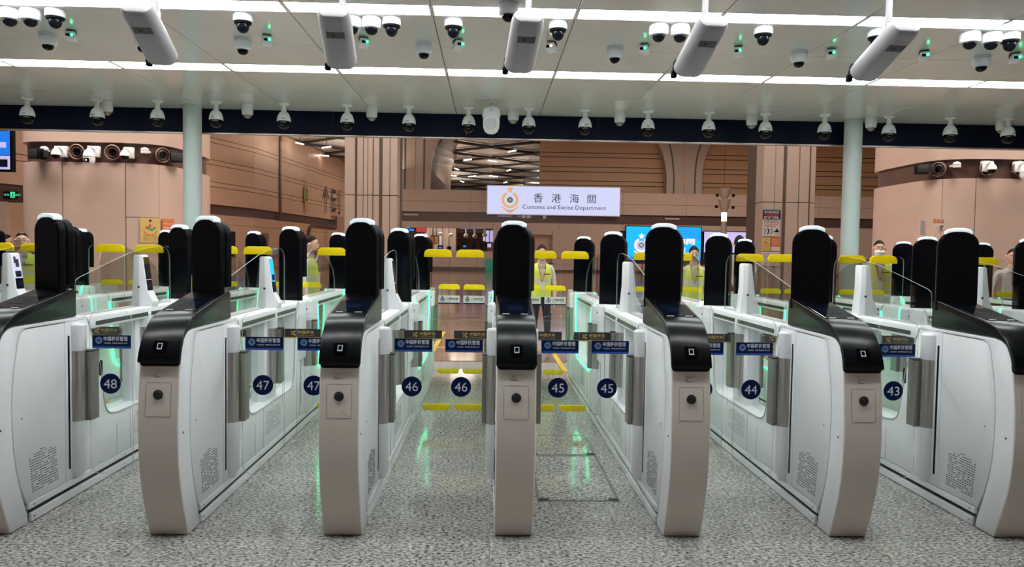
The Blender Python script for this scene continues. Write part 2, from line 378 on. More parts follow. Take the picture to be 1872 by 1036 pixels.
# ================================================================ GATE PEDESTAL
HW = .105
Y0 = 4.0
def L(pts): return [(y-Y0, z) for y, z in pts]
front_edge = [(3.975, 0.004), (3.945, .085), (3.914, .171), (3.886, .26), (3.866, .348), (3.853, .44), (3.848, .54), (3.847, .62), (3.850, .70), (3.858, .79), (3.869, .88), (3.881, .95), (3.897, 1.012), (3.925, 1.064), (3.945, 1.083), (3.972, 1.098), (4.0, 1.105), (4.034, 1.109)]
groove = [(4.137, .004), (4.119, .075), (4.09, .15), (4.063, .227), (4.033, .33), (4.013, .438), (4.004, .56), (4.002, .677), (4.006, .76), (4.025, .887), (4.045, .97), (4.060, 1.03), (4.074, 1.056), (4.092, 1.074), (4.128, 1.084)]
def strip_poly(line, d):                 # band along a front line, from the line to d behind it
    return line+[(y+d, z) for y, z in reversed(line)]
def flapless():
    r = empty('gate_pedestal', (0, Y0, 0))
    # --- front housing
    MB().prism(L([(y+.012, z) for y, z in front_edge[:-1]]+[(4.74, 1.098), (4.76, 1.06), (4.9, .75), (4.97, .4), (4.97, .02)]), -HW+.016, HW-.016).build('core', 'groove', r, smooth=False)
    g = [(y-.006, z) for y, z in groove]
    MB().prism(L(front_edge+[(4.742, 1.112), (4.752, 1.088)]+[(4.128, 1.090)]+list(reversed(g[:-1]))), -HW, HW).build('front_shell', 'white', r, bevel=.006, seg=2)
    fl_ = [(y-.003, z) for y, z in front_edge if z < .94]+[(3.876, .94)]
    fp = MB().prism(L(strip_poly(fl_, .01)), -HW+.004, HW-.004).build('front_panel', 'beige', r, bevel=.002, seg=1)
    yb = lambda z: [a[0]+(b[0]-a[0])*(z-a[1])/(b[1]-a[1]) for a, b in zip(front_edge, front_edge[1:]) if a[1] <= z <= b[1]][0]-Y0
    def curved(x0, x1, z0, z1, r_, off, th, n=8):     # plate following the front curve
        o_ = rrect(x0, x1, z0, z1, r_); mb = MB(); v = [(x, yb(z)-off, z) for x, z in o_]; w = [(x, yb(z)-off+th, z) for x, z in o_]
        k = len(o_)
        # strips by z so the plate follows the curve
        zs = [z0+(z1-z0)*i/n for i in range(n+1)]
        def half(z):
            if z < z0+r_: return r_-math.sqrt(max(0, r_*r_-(z0+r_-z)**2))
            if z > z1-r_: return r_-math.sqrt(max(0, r_*r_-(z-z1+r_)**2))
            return 0
        zs = sorted(set(zs+[z0+r_*q for q in (.1, .3, .6, 1)]+[z1-r_*q for q in (.1, .3, .6, 1)]))
        for a, b in zip(zs, zs[1:]):
            ha, hb = half(a), half(b); ya, yc = yb(a)-off, yb(b)-off
            mb.add([(x0+ha, ya, a), (x1-ha, ya, a), (x1-hb, yc, b), (x0+hb, yc, b), (x0+ha, ya+th, a), (x1-ha, ya+th, a), (x1-hb, yc+th, b), (x0+hb, yc+th, b)],
                   [(0, 1, 2, 3), (4, 7, 6, 5), (0, 3, 7, 4), (1, 5, 6, 2)])
        return mb
    curved(-.064, .064, .672, .846, .012, .0045, .004).build('access_hatch', 'beige', fp, smooth=True)
    mb = MB()
    for a, b, c_, d in ((-.0645, .0645, .6705, .6725), (-.0645, .0645, .8455, .8475), (-.0655, -.0635, .678, .84), (.0635, .0655, .678, .84)):
        n_ = 6
        for i in range(n_):
            z_a, z_b = c_+(d-c_)*i/n_, c_+(d-c_)*(i+1)/n_
            mb.add([(a, yb(z_a)-.0052, z_a), (b, yb(z_a)-.0052, z_a), (b, yb(z_b)-.0052, z_b), (a, yb(z_b)-.0052, z_b)], [(0, 1, 2, 3)])
    mb.build('hatch_outline', 'groove', fp, smooth=False)
    MB().lathe([(.0245, 0), (.0255, .004), (.019, .004), (.016, .012)], (0, 0, 0), 28, Matrix.Translation((0, yb(.785)-.0055, .785)) @ Matrix.Rotation(PI/2, 4, 'X')).build('round_lock', 'dark', fp)
    mb = MB(); ty = yb(.888)-.006
    mb.mi(0).text('ID NO', .008, -.012, .892, ty); mb.box(-.03, .008, ty, ty+.001, .874, .876); mb.box(-.034, -.012, ty, ty+.001, .883, .8845)
    mb.mi(1).box(-.036, .026, ty+.001, ty+.002, .868, .90)
    lb = mb.build('info_label', ['dprint', 'beige'], fp, smooth=False)
    # --- glossy black head
    # outer line of the head, from the lower lip over the top to the rear
    out_ = [(3.8475, .950), (3.853, .975), (3.862, 1.0), (3.874, 1.025), (3.890, 1.052), (3.910, 1.080), (3.934, 1.108), (3.962, 1.134), (3.994, 1.157), (4.03, 1.176), (4.07, 1.190), (4.112, 1.199), (4.585, 1.2895), (4.62, 1.272), (4.622, 1.114)]
    inn_ = [(4.034, 1.1135), (3.972, 1.103), (3.940, 1.084), (3.92, 1.066), (3.897, 1.022), (3.885, .98), (3.878, .95)]
    hc = MB().prism(L(out_+inn_), -HW-.003, HW+.003).build('head_cover', 'black', r, bevel=.008, seg=3)
    curved(-.1035, .1035, .930, .99, .020, .0075, .010, 6).build('cover_lip', 'black', hc)
    # touch screen lying on the slope
    sl = math.atan2(1.2895-1.199, 4.585-4.112)
    T = Matrix.Translation((0, 4.112-Y0, 1.1992)) @ Matrix.Rotation(sl, 4, 'X')
    MB().box(-.093, .093, .012, .27, -.004, .0025, T).build('touch_screen', 'screen', hc, bevel=.0015, seg=1)
    MB().box(-.045, .045, .10, .20, .0026, .0032, T).build('screen_picture', 'display', hc, smooth=False)
    for x in (-.075, .03): MB().box(x, x+.04, .006, .014, .0015, .0045, T).build('scan_window', 'print', hc, smooth=False)
    # scanner recess and glowing square
    yn = lambda z: 3.866+(1.043-z)*-.0+0
    T2 = Matrix.Translation((0, 3.879-Y0, 1.035)) @ Matrix.Rotation(-.50, 4, 'X')
    MB().prism(rrect(-.034, .034, -.036, .032, .012), -.005, .004, 'y', T2).build('code_reader', 'gloss', hc, bevel=.002)
    mb = MB()
    mb.box(-.013, .013, -.0065, -.005, -.020, -.014, T2).box(-.013, .013, -.0065, -.005, .010, .014, T2).box(-.013, -.009, -.0065, -.005, -.014, .010, T2).box(.009, .013, -.0065, -.005, -.014, .010, T2)
    q = mb.build('reader_mark', 'print', hc, smooth=False); plabel(q, 'white square outline of the code reader')
    # --- face pillars (turned towards the lane on the left)
    def pillar(y, z0, rz=-.45):
        def arch(w, zt, zb, r_=.092, n=9):
            out = [(-w, zb), (w, zb)]
            for i in range(n+1):
                a = PI*.5*i/n
                out.append((w-.095+.095*math.cos(a) if w > .095 else w*math.cos(a), zt-r_+r_*math.sin(a)))
            for i in range(n+1):
                a = PI*.5*(1-i/n)
                out.append((-(w-.095+.095*math.cos(a)), zt-r_+r_*math.sin(a)))
            return out
        T3 = Matrix.Translation((0, y-Y0, 0)) @ Matrix.Rotation(rz, 4, 'Z')
        p = MB().prism(arch(.1125, 1.722, z0), -.03, .018, 'y', T3).build('face_pillar', 'pblack', r, bevel=.007, seg=3)
        MB().prism(arch(.104, 1.714, z0+.012), -.0325, -.029, 'y', T3).build('face_display', 'gloss', p, bevel=.001, seg=1)
        MB().prism(arch(.108, 1.712, max(z0+.06, 1.31)), .028, .078, 'y', T3).build('rear_display', 'pblack', p, bevel=.008, seg=3)
        MB().box(-.05, .05, .016, .03, 1.4, 1.6, T3).build('bracket', 'dark', p)
        # white cap bent over the top
        n = 10; top = []; bot = []
        for i in range(n+1):
            x = -.074+.148*i/n
            zc = 1.63+.092*math.sqrt(max(0, 1-(max(0, abs(x)-.0175)/.095)**2))
            bot.append((x, zc-.004)); top.append((x, zc+.020))
        MB().prism(bot+top[::-1], -.035, .022, 'y', T3).build('light_cap', 'cap', p, bevel=.004)
    pillar(4.55, 1.22); pillar(6.42, 1.105); pillar(8.42, 1.105)
    # --- side panels
    sp = [(y+.002, z) for y, z in groove]
    sp = [q for q in sp if q[1] > .10]
    for s in (-1, 1):
        a, b = sorted((s*.088, s*(HW-.001)))
        side = MB().prism(L([(4.118, .118)]+sp[1:]+[(4.497, 1.0845), (4.497, .118)]), a, b).build('side_panel', 'white', r, bevel=.003, seg=2)
        # punched speaker slots
        rnd = random.Random(3); mb = MB()
        x0, x1 = sorted((s*(HW-.003), s*(HW+.0008)))
        for j in range(16):
            z = .165+j*.0148
            for i in range(12):
                y = 4.165+i*.0215-(j*.0018)
                if rnd.random() < .18 or (j == 15 and i not in (4, 5, 6)) or (j == 14 and i in (0, 1, 8)): continue
                if z > .365 and i > 9: continue
                mb.box(x0, x1, y-Y0, y-Y0+.0135, z, z+.0036)
        mb.build('speaker_slots', 'dark', side, smooth=False, kind='stuff')
        mb = MB().lathe([(.006, 0), (.006, .003)], (0, 0, 0), 12, Matrix.Translation((s*(HW-.001), 4.05-Y0+.03, .60)) @ Matrix.Rotation(s*PI/2, 4, 'Y'))
        mb.build('screw', 'steel', side)
        MB().lathe([(.006, 0), (.006, .002)], (0, 0, 0), 12, Matrix.Translation((s*(HW-.0005), 3.905-Y0, .575)) @ Matrix.Rotation(s*PI/2, 4, 'Y')).build('sensor_hole', 'dark', side)
        MB().prism([(4.530-Y0, .19), (4.538-Y0, .185), (4.546-Y0, .19), (4.546-Y0, 1.0), (4.538-Y0, 1.005), (4.530-Y0, 1.0)], x0, x1).build('slot_cover', 'gloss', r, smooth=False)
        # base strips
        b0, b1 = sorted((s*.09, s*(HW+.003)))
        pl = MB().box(b0, b1, 4.13-Y0, 9.04-Y0, .078, .114).build('base_strip', 'white', r, bevel=.002, seg=1)
        MB().box(b0, b1, 4.15-Y0, 9.04-Y0, .004, .052).build('kick_strip', 'white', r, bevel=.002, seg=1)
        mb = MB()
        for y in (4.17, 5.2, 6.3, 7.4): mb.box(*sorted((s*(HW+.002), s*(HW+.0045))), y-Y0, y-Y0+.012, .092, .10); mb.box(*sorted((s*(HW+.002), s*(HW+.0045))), y-Y0, y-Y0+.012, .025, .033)
        mb.build('base_screws', 'steeld', pl, smooth=False)
    MB().box(-.092, .092, 4.15-Y0, 9.03-Y0, .003, .12).build('plinth', 'dark', r, smooth=False)
    # --- long side body with two windows
    w1 = [(4.752, 1.088), (4.81, .964), (4.896, .78), (4.942, .554), (4.960, .49), (4.985, .45), (5.03, .425), (5.12, .412), (5.9, .408), (6.02, .412), (6.07, .43), (6.11, .48), (6.13, .55), (6.19, 1.0), (6.205, 1.06), (6.235, 1.095), (6.27, 1.108)]
    w2 = [(6.88, 1.108), (6.92, 1.095), (6.95, 1.04), (7.0, .60), (7.02, .50), (7.06, .44), (7.12, .412), (8.0, .408), (8.06, .43), (8.10, .49), (8.19, 1.04), (8.215, 1.09), (8.26, 1.108)]
    body = [(4.503, .118), (4.503, 1.088)]+w1+w2+[(8.95, 1.108), (9.0, 1.09), (9.03, 1.03), (9.06, .6), (9.05, .118)]
    bo = MB().prism(L(body), -HW+.002, HW-.002).build('body', 'white', r, bevel=.004, seg=2)
    for s in (-1, 1):
        for w in (w1, w2):
            MB().tube([(s*(HW-.003), y-Y0, z) for y, z in w], .006, 6).build('window_trim', 'steel' if 0 else 'reader', bo)
        x0, x1 = sorted((s*(HW-.003), s*(HW-.0005)))
        mb = MB()
        for y, za, zb in ((4.70, .12, .45), (5.11, .12, .336), (5.30, .12, .40), (6.3, .12, .41), (7.15, .12, .40)): mb.box(x0, x1, y-Y0-.001, y-Y0+.001, za, zb)
        mb.build('panel_joint', 'groove', bo, smooth=False)
        mb = MB(); rnd = random.Random(5)
        for (ya, na) in ((5.36, 17), (7.4, 17)):
            for j in range(13):
                for i in range(na):
                    if rnd.random() < .2: continue
                    y = ya+i*.022; z = .20+j*.0135; mb.box(x0, x1, y-Y0, y-Y0+.013, z, z+.004)
        mb.build('vent_slots', 'groove', bo, smooth=False, kind='stuff')
        MB().box(x0, x1, 6.335-Y0, 6.347-Y0, .22, 1.02).build('slot_cover', 'gloss', r, smooth=False)
        MB().prism(rrect(4.905-Y0-.02, 4.905-Y0+.02, .70, .80, .012), x0, x1+(.002 if s > 0 else 0)).build('sensor_window', 'gloss', bo, smooth=False)
    # wide head of the middle and rear housing
    for y0, y1, nm in ((6.22, 6.9, 'middle_housing'), (8.2, 8.98, 'rear_housing')):
        MB().box(-.122, .122, y0-Y0+.03, y1-Y0, .60, 1.1085).build(nm, 'white', r, bevel=.022, seg=4)
    # --- window panes, columns, rails, panels on top
    MB().box(-.004, .004, 4.9-Y0, 6.16-Y0, .41, 1.03).build('window_pane', 'ggreen', r, smooth=False)
    MB().box(-.004, .004, 6.98-Y0, 8.12-Y0, .41, 1.03).build('window_pane', 'ggreen', r, smooth=False)
    MB().box(-.05, .05, 5.50-Y0, 5.80-Y0, .40, 1.03).build('inner_column', 'white', r, bevel=.008)
    for y0, y1 in ((4.76, 6.22), (6.9, 8.2)):
        ra = MB().prism(rrect(-.098, .098, 1.016, 1.098, .008, 2), y0-Y0, y1-Y0, 'y').build('handrail', 'white', r, bevel=.003, seg=1)
        for s in (-1, 1):
            a, b = sorted((s*.094, s*.0995)); MB().prism(rrect(y0-Y0+.1, y1-Y0-.03, 1.034, 1.062, .008, 2), a, b).build('rail_inlay', 'rdark', ra, smooth=False)
        MB().box(-.008, .008, y0-Y0, y1-Y0, 1.0975, 1.0992).build('glass_channel', 'groove', ra, smooth=False)
    gp = [(4.81, 1.099), (4.80, 1.30), (4.808, 1.325), (4.84, 1.343), (5.152, 1.418), (5.5, 1.497), (5.75, 1.535), (5.979, 1.552), (6.07, 1.554), (6.12, 1.545), (6.165, 1.525), (6.195, 1.49), (6.205, 1.43), (6.21, 1.099)]
    def pane(nm, pts, mt, y_=None, th=.004, ax='x', c0=0, parent=r):
        mb = MB(); mb.mi(0); mb.prism(pts, c0-th, c0+th, ax); n = len(pts)
        mb.m = [0, 0]+[1]*n
        return mb.build(nm, [mt, 'gedge'], parent, smooth=False)
    pane('top_glass', L(gp), 'gsmoke')
    gp2 = [(6.99, 1.099), (6.98, 1.42), (7.0, 1.48), (7.05, 1.52), (7.2, 1.545), (7.5, 1.53), (7.9, 1.45), (8.12, 1.33), (8.19, 1.22), (8.2, 1.099)]
    pane('top_glass', L(gp2), 'gsmoke')
    # --- document reader kiosk on the rail
    kp = [(-.04, 1.09), (-.058, 1.10), (-.040, 1.30), (-.038, 1.475), (-.030, 1.488), (.018, 1.488), (.028, 1.478), (.062, 1.22), (.105, 1.135), (.098, 1.09)]
    ko = MB().prism(kp, 5.66-Y0, 5.765-Y0, 'y').build('reader_kiosk', 'white', r, bevel=.005, seg=2)
    ang = math.atan2(.034, .258)
    TK = Matrix.Translation((.0292, 0, 1.47)) @ Matrix.Rotation(-ang, 4, 'Y')
    sc = MB().box(-.002, .0035, 5.67-Y0, 5.755-Y0, -.17, .0, TK).build('kiosk_screen', 'screen', ko, smooth=False)
    MB().box(-.002, .0035, 5.67-Y0, 5.755-Y0, -.255, -.175, TK).build('card_reader', 'gloss', ko, smooth=False)
    mb = MB(); mb.box(.0036, .0042, 5.68-Y0, 5.745-Y0, -.235, -.195, TK); mb.build('card_slot_glow', 'display', ko, smooth=False)
    mb = MB(); mb.box(.0036, .0042, 5.68-Y0, 5.745-Y0, -.165, -.12, TK); mb.build('screen_picture', 'display', ko, smooth=False)
    MB().lathe([(.009, 0), (.009, .003)], (0, 0, 0), 14, Matrix.Translation((.0, 5.66-Y0, 1.245)) @ Matrix.Rotation(PI/2, 4, 'X')).build('camera_dot', 'dark', ko)
    # --- posts, clamps, flaps
    for s in (-1, 1):
        for y, zt, zc, zb, lo in ((4.62, 1.072, .905, .47, .12), (5.62, 1.065, .95, .53, .42), (6.50, 1.10, .93, .53, .12), (8.40, 1.10, .93, .53, .12)):
            fx = (.05 if y == 5.62 else HW)
            cx = s*(fx+.005)
            MB().lathe([(.050, zc), (.052, zc+.004), (.052, zt-.012), (.046, zt-.003), (.03, zt)], (cx, y-Y0, 0), 24).build('post_cover', 'white', r)
            hp = MB().lathe([(.0495, zb), (.0495, zc)], (cx, y-Y0, 0), 24)
            hp.build('hinge_post', 'steel', r)
            a, b = sorted((s*(fx+.015), s*(fx+.082)))
            cp = MB().box(a, b, y-Y0+.012, y-Y0+.105, zb-.005, zc-.012).build('flap_clamp', 'steeld', r, bevel=.003, seg=1)
            MB().box(a, b, y-Y0+.015, y-Y0+.10, zc-.012, zc-.004).build('clamp_cap', 'dark', cp, smooth=False)
            if lo < .4: MB().lathe([(.030, lo), (.050, lo+.05), (.050, zb)], (cx, y-Y0, 0), 24).build('post_skirt', 'white', r)
            if y > 6: MB().lathe([(.009, 0), (.009, .003)], (0, 0, 0), 14, Matrix.Translation((cx+s*.01, y-Y0-.049, 1.03)) @ Matrix.Rotation(PI/2, 4, 'X')).build('camera_dot', 'dark', r)
        def flap(y, xa, xb, z0, z1, rad):
            xs = sorted((s*xa, s*xb)); pts = rrect(xs[0], xs[1], z0, z1, rad, 6)
            return pane('glass_flap', pts, 'gclear', th=.005, ax='y', c0=y-Y0)
        def xr(a, b): return sorted((s*a, s*b))
        f = flap(4.66, .06+HW, HW+.322, .124, 1.148, .06)
        if s > 0: f['side'] = 'right'
        else: f['side'] = 'left'
        a, b = xr(HW+.080, HW+.317); y = 4.653-Y0; w = b-a
        mb = MB(); mb.mi(0).box(a, b, y-.001, y, .926, .996); mb.mi(1).box(a, b, y-.001, y, .913, .926)
        cx = a+w*.17
        mb.mi(2); disc(mb, cx, .963, .021, y-.0012); mb.mi(0); disc(mb, cx, .963, .0165, y-.0014); mb.mi(2); disc(mb, cx, .963, .014, y-.0016); mb.mi(0); disc(mb, cx, .963, .0105, y-.0018)
        mb.mi(4).flat([(p, y-.002, q) for p, q in star(cx, .965, .007)]); mb.mi(4).box(cx-.006, cx+.006, y-.0022, y-.002, .955, .959)
        mb.mi(3).text('中国移民管理', .03, a+w*.605, .963, y-.0014, width=w*.62, bold=.012, res=1)
        mb.mi(3).text('CHINA  IMMIGRATION', .0135, a+w*.605, .942, y-.0014, width=w*.60, res=1)
        st = mb.build('immigration_sticker', ['navy', 'blue', 'emb', 'print', 'red'], f, smooth=False)
        f2 = flap(5.70, HW+.02, HW+.322, .30, 1.022, .06)
        a, b = xr(HW+.020, HW+.312); y = 5.693-Y0; w = b-a
        mb = MB(); mb.mi(0).box(a, b, y-.001, y, .875, .938); mb.mi(1).box(a, b, y-.001, y, .866, .875)
        cx = a+w*.28
        for k in (-1, 1):
            T4 = Matrix.Translation((cx, y-.0015, .906)) @ Matrix.Rotation(k*.8, 4, 'Y')
            mb.mi(2).box(-.022, .022, -.0005, .0005, -.003, .003, T4); mb.box(.012, .022, -.0005, .0005, -.009, .0, T4)
        mb.mi(2); disc(mb, cx+.016, .893, .007, y-.0022); disc(mb, cx+.014, .920, .006, y-.0022)
        mb.text('中国海关', .027, a+w*.62, .901, y-.0014, width=w*.42, bold=.015, res=1)
        mb.text('CHINA CUSTOMS', .010, a+w*.62, .885, y-.0014, width=w*.40, res=1)
        mb.build('customs_sticker', ['dark', 'gold', 'gold'], f2, smooth=False)
        f3 = flap(6.54, HW+.03, HW+.335, .14, 1.56, .05)
        a, b = xr(HW+.094, HW+.338); y = 6.54-Y0
        MB().prism(rrect(a, b, 1.497, 1.566, .045, 6, (0, 0, 1, 1)), y-.012, y+.012, 'y').build('yellow_cap', 'yellow', f3, bevel=.003)
        MB().prism(rrect(a, b, .135, .190, .035, 6, (1, 1, 0, 0)), y-.012, y+.012, 'y').build('yellow_cap', 'yellow', f3, bevel=.003)
        f4 = flap(8.44, HW+.03, HW+.335, .15, 1.17, .05)
        a, b = xr(HW+.094, HW+.338); y = 8.44-Y0
        MB().prism(rrect(a, b, 1.115, 1.175, .04, 6, (0, 0, 1, 1)), y-.012, y+.012, 'y').build('yellow_cap', 'yellow', f4, bevel=.003)
        MB().prism(rrect(a, b, .148, .205, .035, 6, (1, 1, 0, 0)), y-.012, y+.012, 'y').build('yellow_cap', 'yellow', f4, bevel=.003)
        y -= .007; w = b-a
        mb = MB(); mb.mi(0).box(a, b, y-.001, y, .963, 1.045); mb.mi(1).box(a, b, y-.001, y, .950, .963)
        cx = a+w*.19
        mb.mi(2); disc(mb, cx, 1.0, .024, y-.0013); mb.mi(0); disc(mb, cx, 1.0, .016, y-.0016); mb.mi(2); disc(mb, cx, 1.0, .009, y-.0019); disc(mb, cx, 1.030, .008, y-.0013)
        mb.mi(2).text('入境事務處', .026, a+w*.64, .999, y-.0014, width=w*.56, res=1, bold=.01)
        mb.text('IMMIGRATION DEPARTMENT', .010, a+w*.64, .982, y-.0014, width=w*.56, res=1)
        mb.build('white_sticker', ['pwhite', 'navy', 'navy'], f4, smooth=False)
        # green light strip round the second window
        gx = s*(.118)
        path = [(gx, 6.95, 1.112), (gx, 6.60, 1.112), (gx, 6.585, 1.10), (gx*.93, 6.60, .98)]
        MB().tube([(x, y_-Y0, z) for x, y_, z in ((s*.10, 6.585, 1.106), (s*.124, 6.59, 1.098), (s*.124, 6.60, .98))], .0065, 6).build('green_light', 'green', r)
        MB().tube([(s*(HW+.001), y_-Y0, z) for y_, z in ((6.95, 1.04), (7.0, .60), (7.02, .50), (7.06, .44), (7.12, .412), (8.0, .408), (8.06, .43), (8.10, .49), (8.19, 1.04), (8.215, 1.09), (8.26, 1.112))], .0065, 6).build('green_light', 'green', r)
    return r
proto = flapless()
index(proto)
GX = {-4: -6.50, -3: -5.54, -2: -4.57, -1: -3.62, 0: -2.648, 1: -1.706, 2: -.775, 3: .151, 4: 1.079, 5: 2.006, 6: 2.934, 7: 3.862, 8: 4.79, 9: 5.718, 10: 6.645}
lab = {-3: 'white gate pedestal of which only distant black pillars show at the left edge', -2: 'white gate pedestal glimpsed at the far left behind others', -1: 'white gate pedestal at far left whose kiosk screen is lit lilac', 0: 'front gate pedestal cut by the left edge of the photo', 1: 'beige fronted gate pedestal, first complete one from the left, cyan kiosk screen', 2: 'beige fronted gate pedestal just left of the central one', 3: 'central gate pedestal seen head-on, narrowest, below the lit sign', 4: 'beige fronted gate pedestal just right of the central one', 5: 'beige fronted gate pedestal in front of the right round column', 6: 'front gate pedestal at the right edge of the photo', 7: 'gate pedestal behind the rightmost front one, its black pillars in view', 8: 'gate pedestal at the right edge, only rear black pillars in view', 9: 'farthest right gate pedestal, only its rear pillar in view'}
units = {}
for i in range(-3, 10):
    u = proto if i == -3 else copy_tree(proto)
    u.location = (GX[i], Y0, 0); units[i] = u
    tag(u, lab[i], 'gate pedestal', 'immigration gate pedestals in a row')
# what the kiosk screens show differs
def repaint(o, m):
    o.material_slots[0].link = 'OBJECT'; o.material_slots[0].material = M[m]
for i, u in units.items():
    for k in u.children:
        if k.name.startswith('reader_kiosk'):
            for s_ in k.children:
                if i == -1 and s_.name.startswith('kiosk_screen'):
                    repaint(s_, 'slil'); plabel(s_, 'lilac lit screen')
                    mb = MB(); ang = math.atan2(.034, .258); TK = Matrix.Translation((.0292, 0, 1.47)) @ Matrix.Rotation(-ang, 4, 'Y')
                    mb.box(.0045, .0055, 5.675-Y0, 5.70-Y0, -.06, -.01, TK); mb.box(.0045, .0055, 5.69-Y0, 5.73-Y0, -.09, -.03, TK)
                    tg = text_geo('mo', 2, 0); mb.add([(.0055, 5.672-Y0+p[0]*.055, -.145+p[1]*.06) for p in tg[0]], tg[1], TK); mb.build('screen_print', 'dprint', k, smooth=False)
                if i == 1 and s_.name.startswith('kiosk_screen'): repaint(s_, 'scyan'); plabel(s_, 'cyan lit screen')
# lane numbers on the first flaps (a disc of each flap's own)
def number_disc(n):
    mb = MB(); mb.mi(0).prism(circ(0, 0, .0635, 40), -.002, 0, 'y'); mb.mi(1).text(str(n), .082, 0, -.029, -.0028, res=4, width=.080)
    return mb
for i, u in units.items():
    for f in u.children:
        if f.name.split('.')[0] != 'glass_flap' or 'side' not in f: continue
        lane = 48-i if f['side'] == 'right' else 49-i
        s = 1 if f['side'] == 'right' else -1
        d = number_disc(lane).build('number_disc', ['navy', 'print'], f, smooth=False)
        d.location = (s*(HW+(.190 if s > 0 else .215)), 4.652-Y0, .693)

# ================================================================ OVERHEAD: readers on poles
def overhead_reader():
    e = empty('overhead_reader')
    # local frame: origin at the top of the pole on the ceiling, body tilted down away from the camera
    T = Matrix.Translation((-.02, .04, -.60)) @ Matrix.Rotation(math.radians(5), 4, 'Z') @ Matrix.Rotation(math.radians(-23), 4, 'X')
    sec = rrect(-.078, .078, -.05, .05, .0495, 8)
    bd = MB().prism(sec, -.12, .20, 'y', T).build('body', 'reader', e, bevel=.003)
    # soft rounded near end
    mb = MB(); n = len(sec); rings = []
    for k in range(6):
        a = PI/2*k/5; q = math.cos(a)*.22+.78 if k < 5 else .70; y = -.12-.055*math.sin(a)
        rings.append([(x*q, y, z*(math.cos(a)*.45+.55)) for x, z in sec])
    v = [p for r_ in rings for p in r_]; f = []
    for j in range(5):
        for i in range(n): f.append((j*n+i, j*n+(i+1) % n, (j+1)*n+(i+1) % n, (j+1)*n+i))
    f.append(tuple(5*n+i for i in range(n)))
    mb.add(v, f, T).build('end_cap', 'reader', e)
    mb = MB(); mb.prism([(x*.96, z*.94) for x, z in sec], .20, .206, 'y', T).build('rear_plate', 'dark', e)
    mb = MB(); mb.box(-.043, .043, -.085, -.040, -.0515, -.049, T); w = mb.build('sensor_window', 'rwin', bd, smooth=False)
    MB().box(-.018, -.002, -.070, -.054, -.0525, -.0512, T).build('lens_mark', 'dark', bd, smooth=False)
    MB().lathe([(.016, -.50), (.016, 0)], (0, .06, 0), 20).build('pole', 'reader', e)
    MB().prism(circ(0, 0, .042, 24), -.012, .012, 'x', Matrix.Translation((.0, .06, -.51))).build('swivel_joint', 'cam', e, bevel=.003)
    MB().lathe([(.045, -.012), (.045, 0)], (0, .06, 0), 24).build('ceiling_plate', 'cam', e)
    arm = MB().tube([(-.06, .21, -.645), (-.104, .215, -.635), (-.108, .22, -.645), (-.112, .235, -.69)], .007, 8).build('sensor_arm', 'dark', e)
    MB().box(-.124, -.092, .222, .25, -.725, -.685).build('sensor_head', 'pblack', arm, bevel=.008)
    return e
rp = overhead_reader(); index(rp)
for k, u in enumerate((283, 626, 966, 1289, 1625)):
    e = rp if k == 0 else copy_tree(rp)
    e.location = (at(u, 30, 3.72)[0], 3.66, CZT)
    tag(e, 'grey white oblong reader hanging from a ceiling pole, %s' % (ORD[k] if k < 4 else 'rightmost, above lane 43'), 'scanner', 'oblong readers hung over the lanes')
# ---------------- cameras on the ceiling
def dome_cam(kind):
    e = empty('dome_camera')
    if kind == 'a':      # wide white can with dark visor
        MB().lathe([(.066, 0), (.067, -.045), (.060, -.052)], n=32).build('housing', 'cam', e)
        MB().lathe([(.062, -.052), (.058, -.066), (.046, -.072)], n=32).build('visor', 'pblack', e)
        MB().lathe([(.043, -.072)]+[(.043*math.cos(a), -.085-.045*math.sin(a)) for a in (0, .3, .6, .9, 1.2, 1.45)], n=28).build('dome', 'camd', e)
    elif kind == 'b':    # white can with rounded lower rim
        MB().lathe([(.064, 0), (.070, -.012), (.070, -.06), (.062, -.074), (.045, -.078)], n=32).build('housing', 'cam', e)
        MB().lathe([(.045, -.076)]+[(.045*math.cos(a), -.083-.040*math.sin(a)) for a in (0, .3, .6, .9, 1.2, 1.45)], n=28).build('dome', 'camd', e)
        MB().lathe([(.012, 0), (.012, .003)], (0, 0, 0), 14, Matrix.Translation((.02, -.0715, -.03)) @ Matrix.Rotation(PI/2, 4, 'X')).build('plug', 'cam', e)
    elif kind == 'c':    # taller tapered collar
        MB().lathe([(.066, 0), (.066, -.060), (.060, -.080), (.047, -.090)], n=32).build('housing', 'cam', e)
        MB().lathe([(.0665, -.022), (.0665, -.024)], n=32).build('joint_ring', 'groove', e)
        MB().lathe([(.043, -.088)]+[(.043*math.cos(a), -.094-.036*math.sin(a)) for a in (0, .3, .6, .9, 1.2, 1.45)], n=28).build('dome', 'camd', e)
    elif kind == 'd':    # small drop camera near the bulkhead
        MB().lathe([(.062, 0), (.064, -.085), (.058, -.115), (.050, -.122)], n=32).build('housing', 'cam', e)
        MB().lathe([(.045, -.121)]+[(.045*math.cos(a), -.124-.036*math.sin(a)) for a in (0, .3, .6, .9, 1.2, 1.45)], n=28).build('dome', 'steeld', e)
    index(e); return e
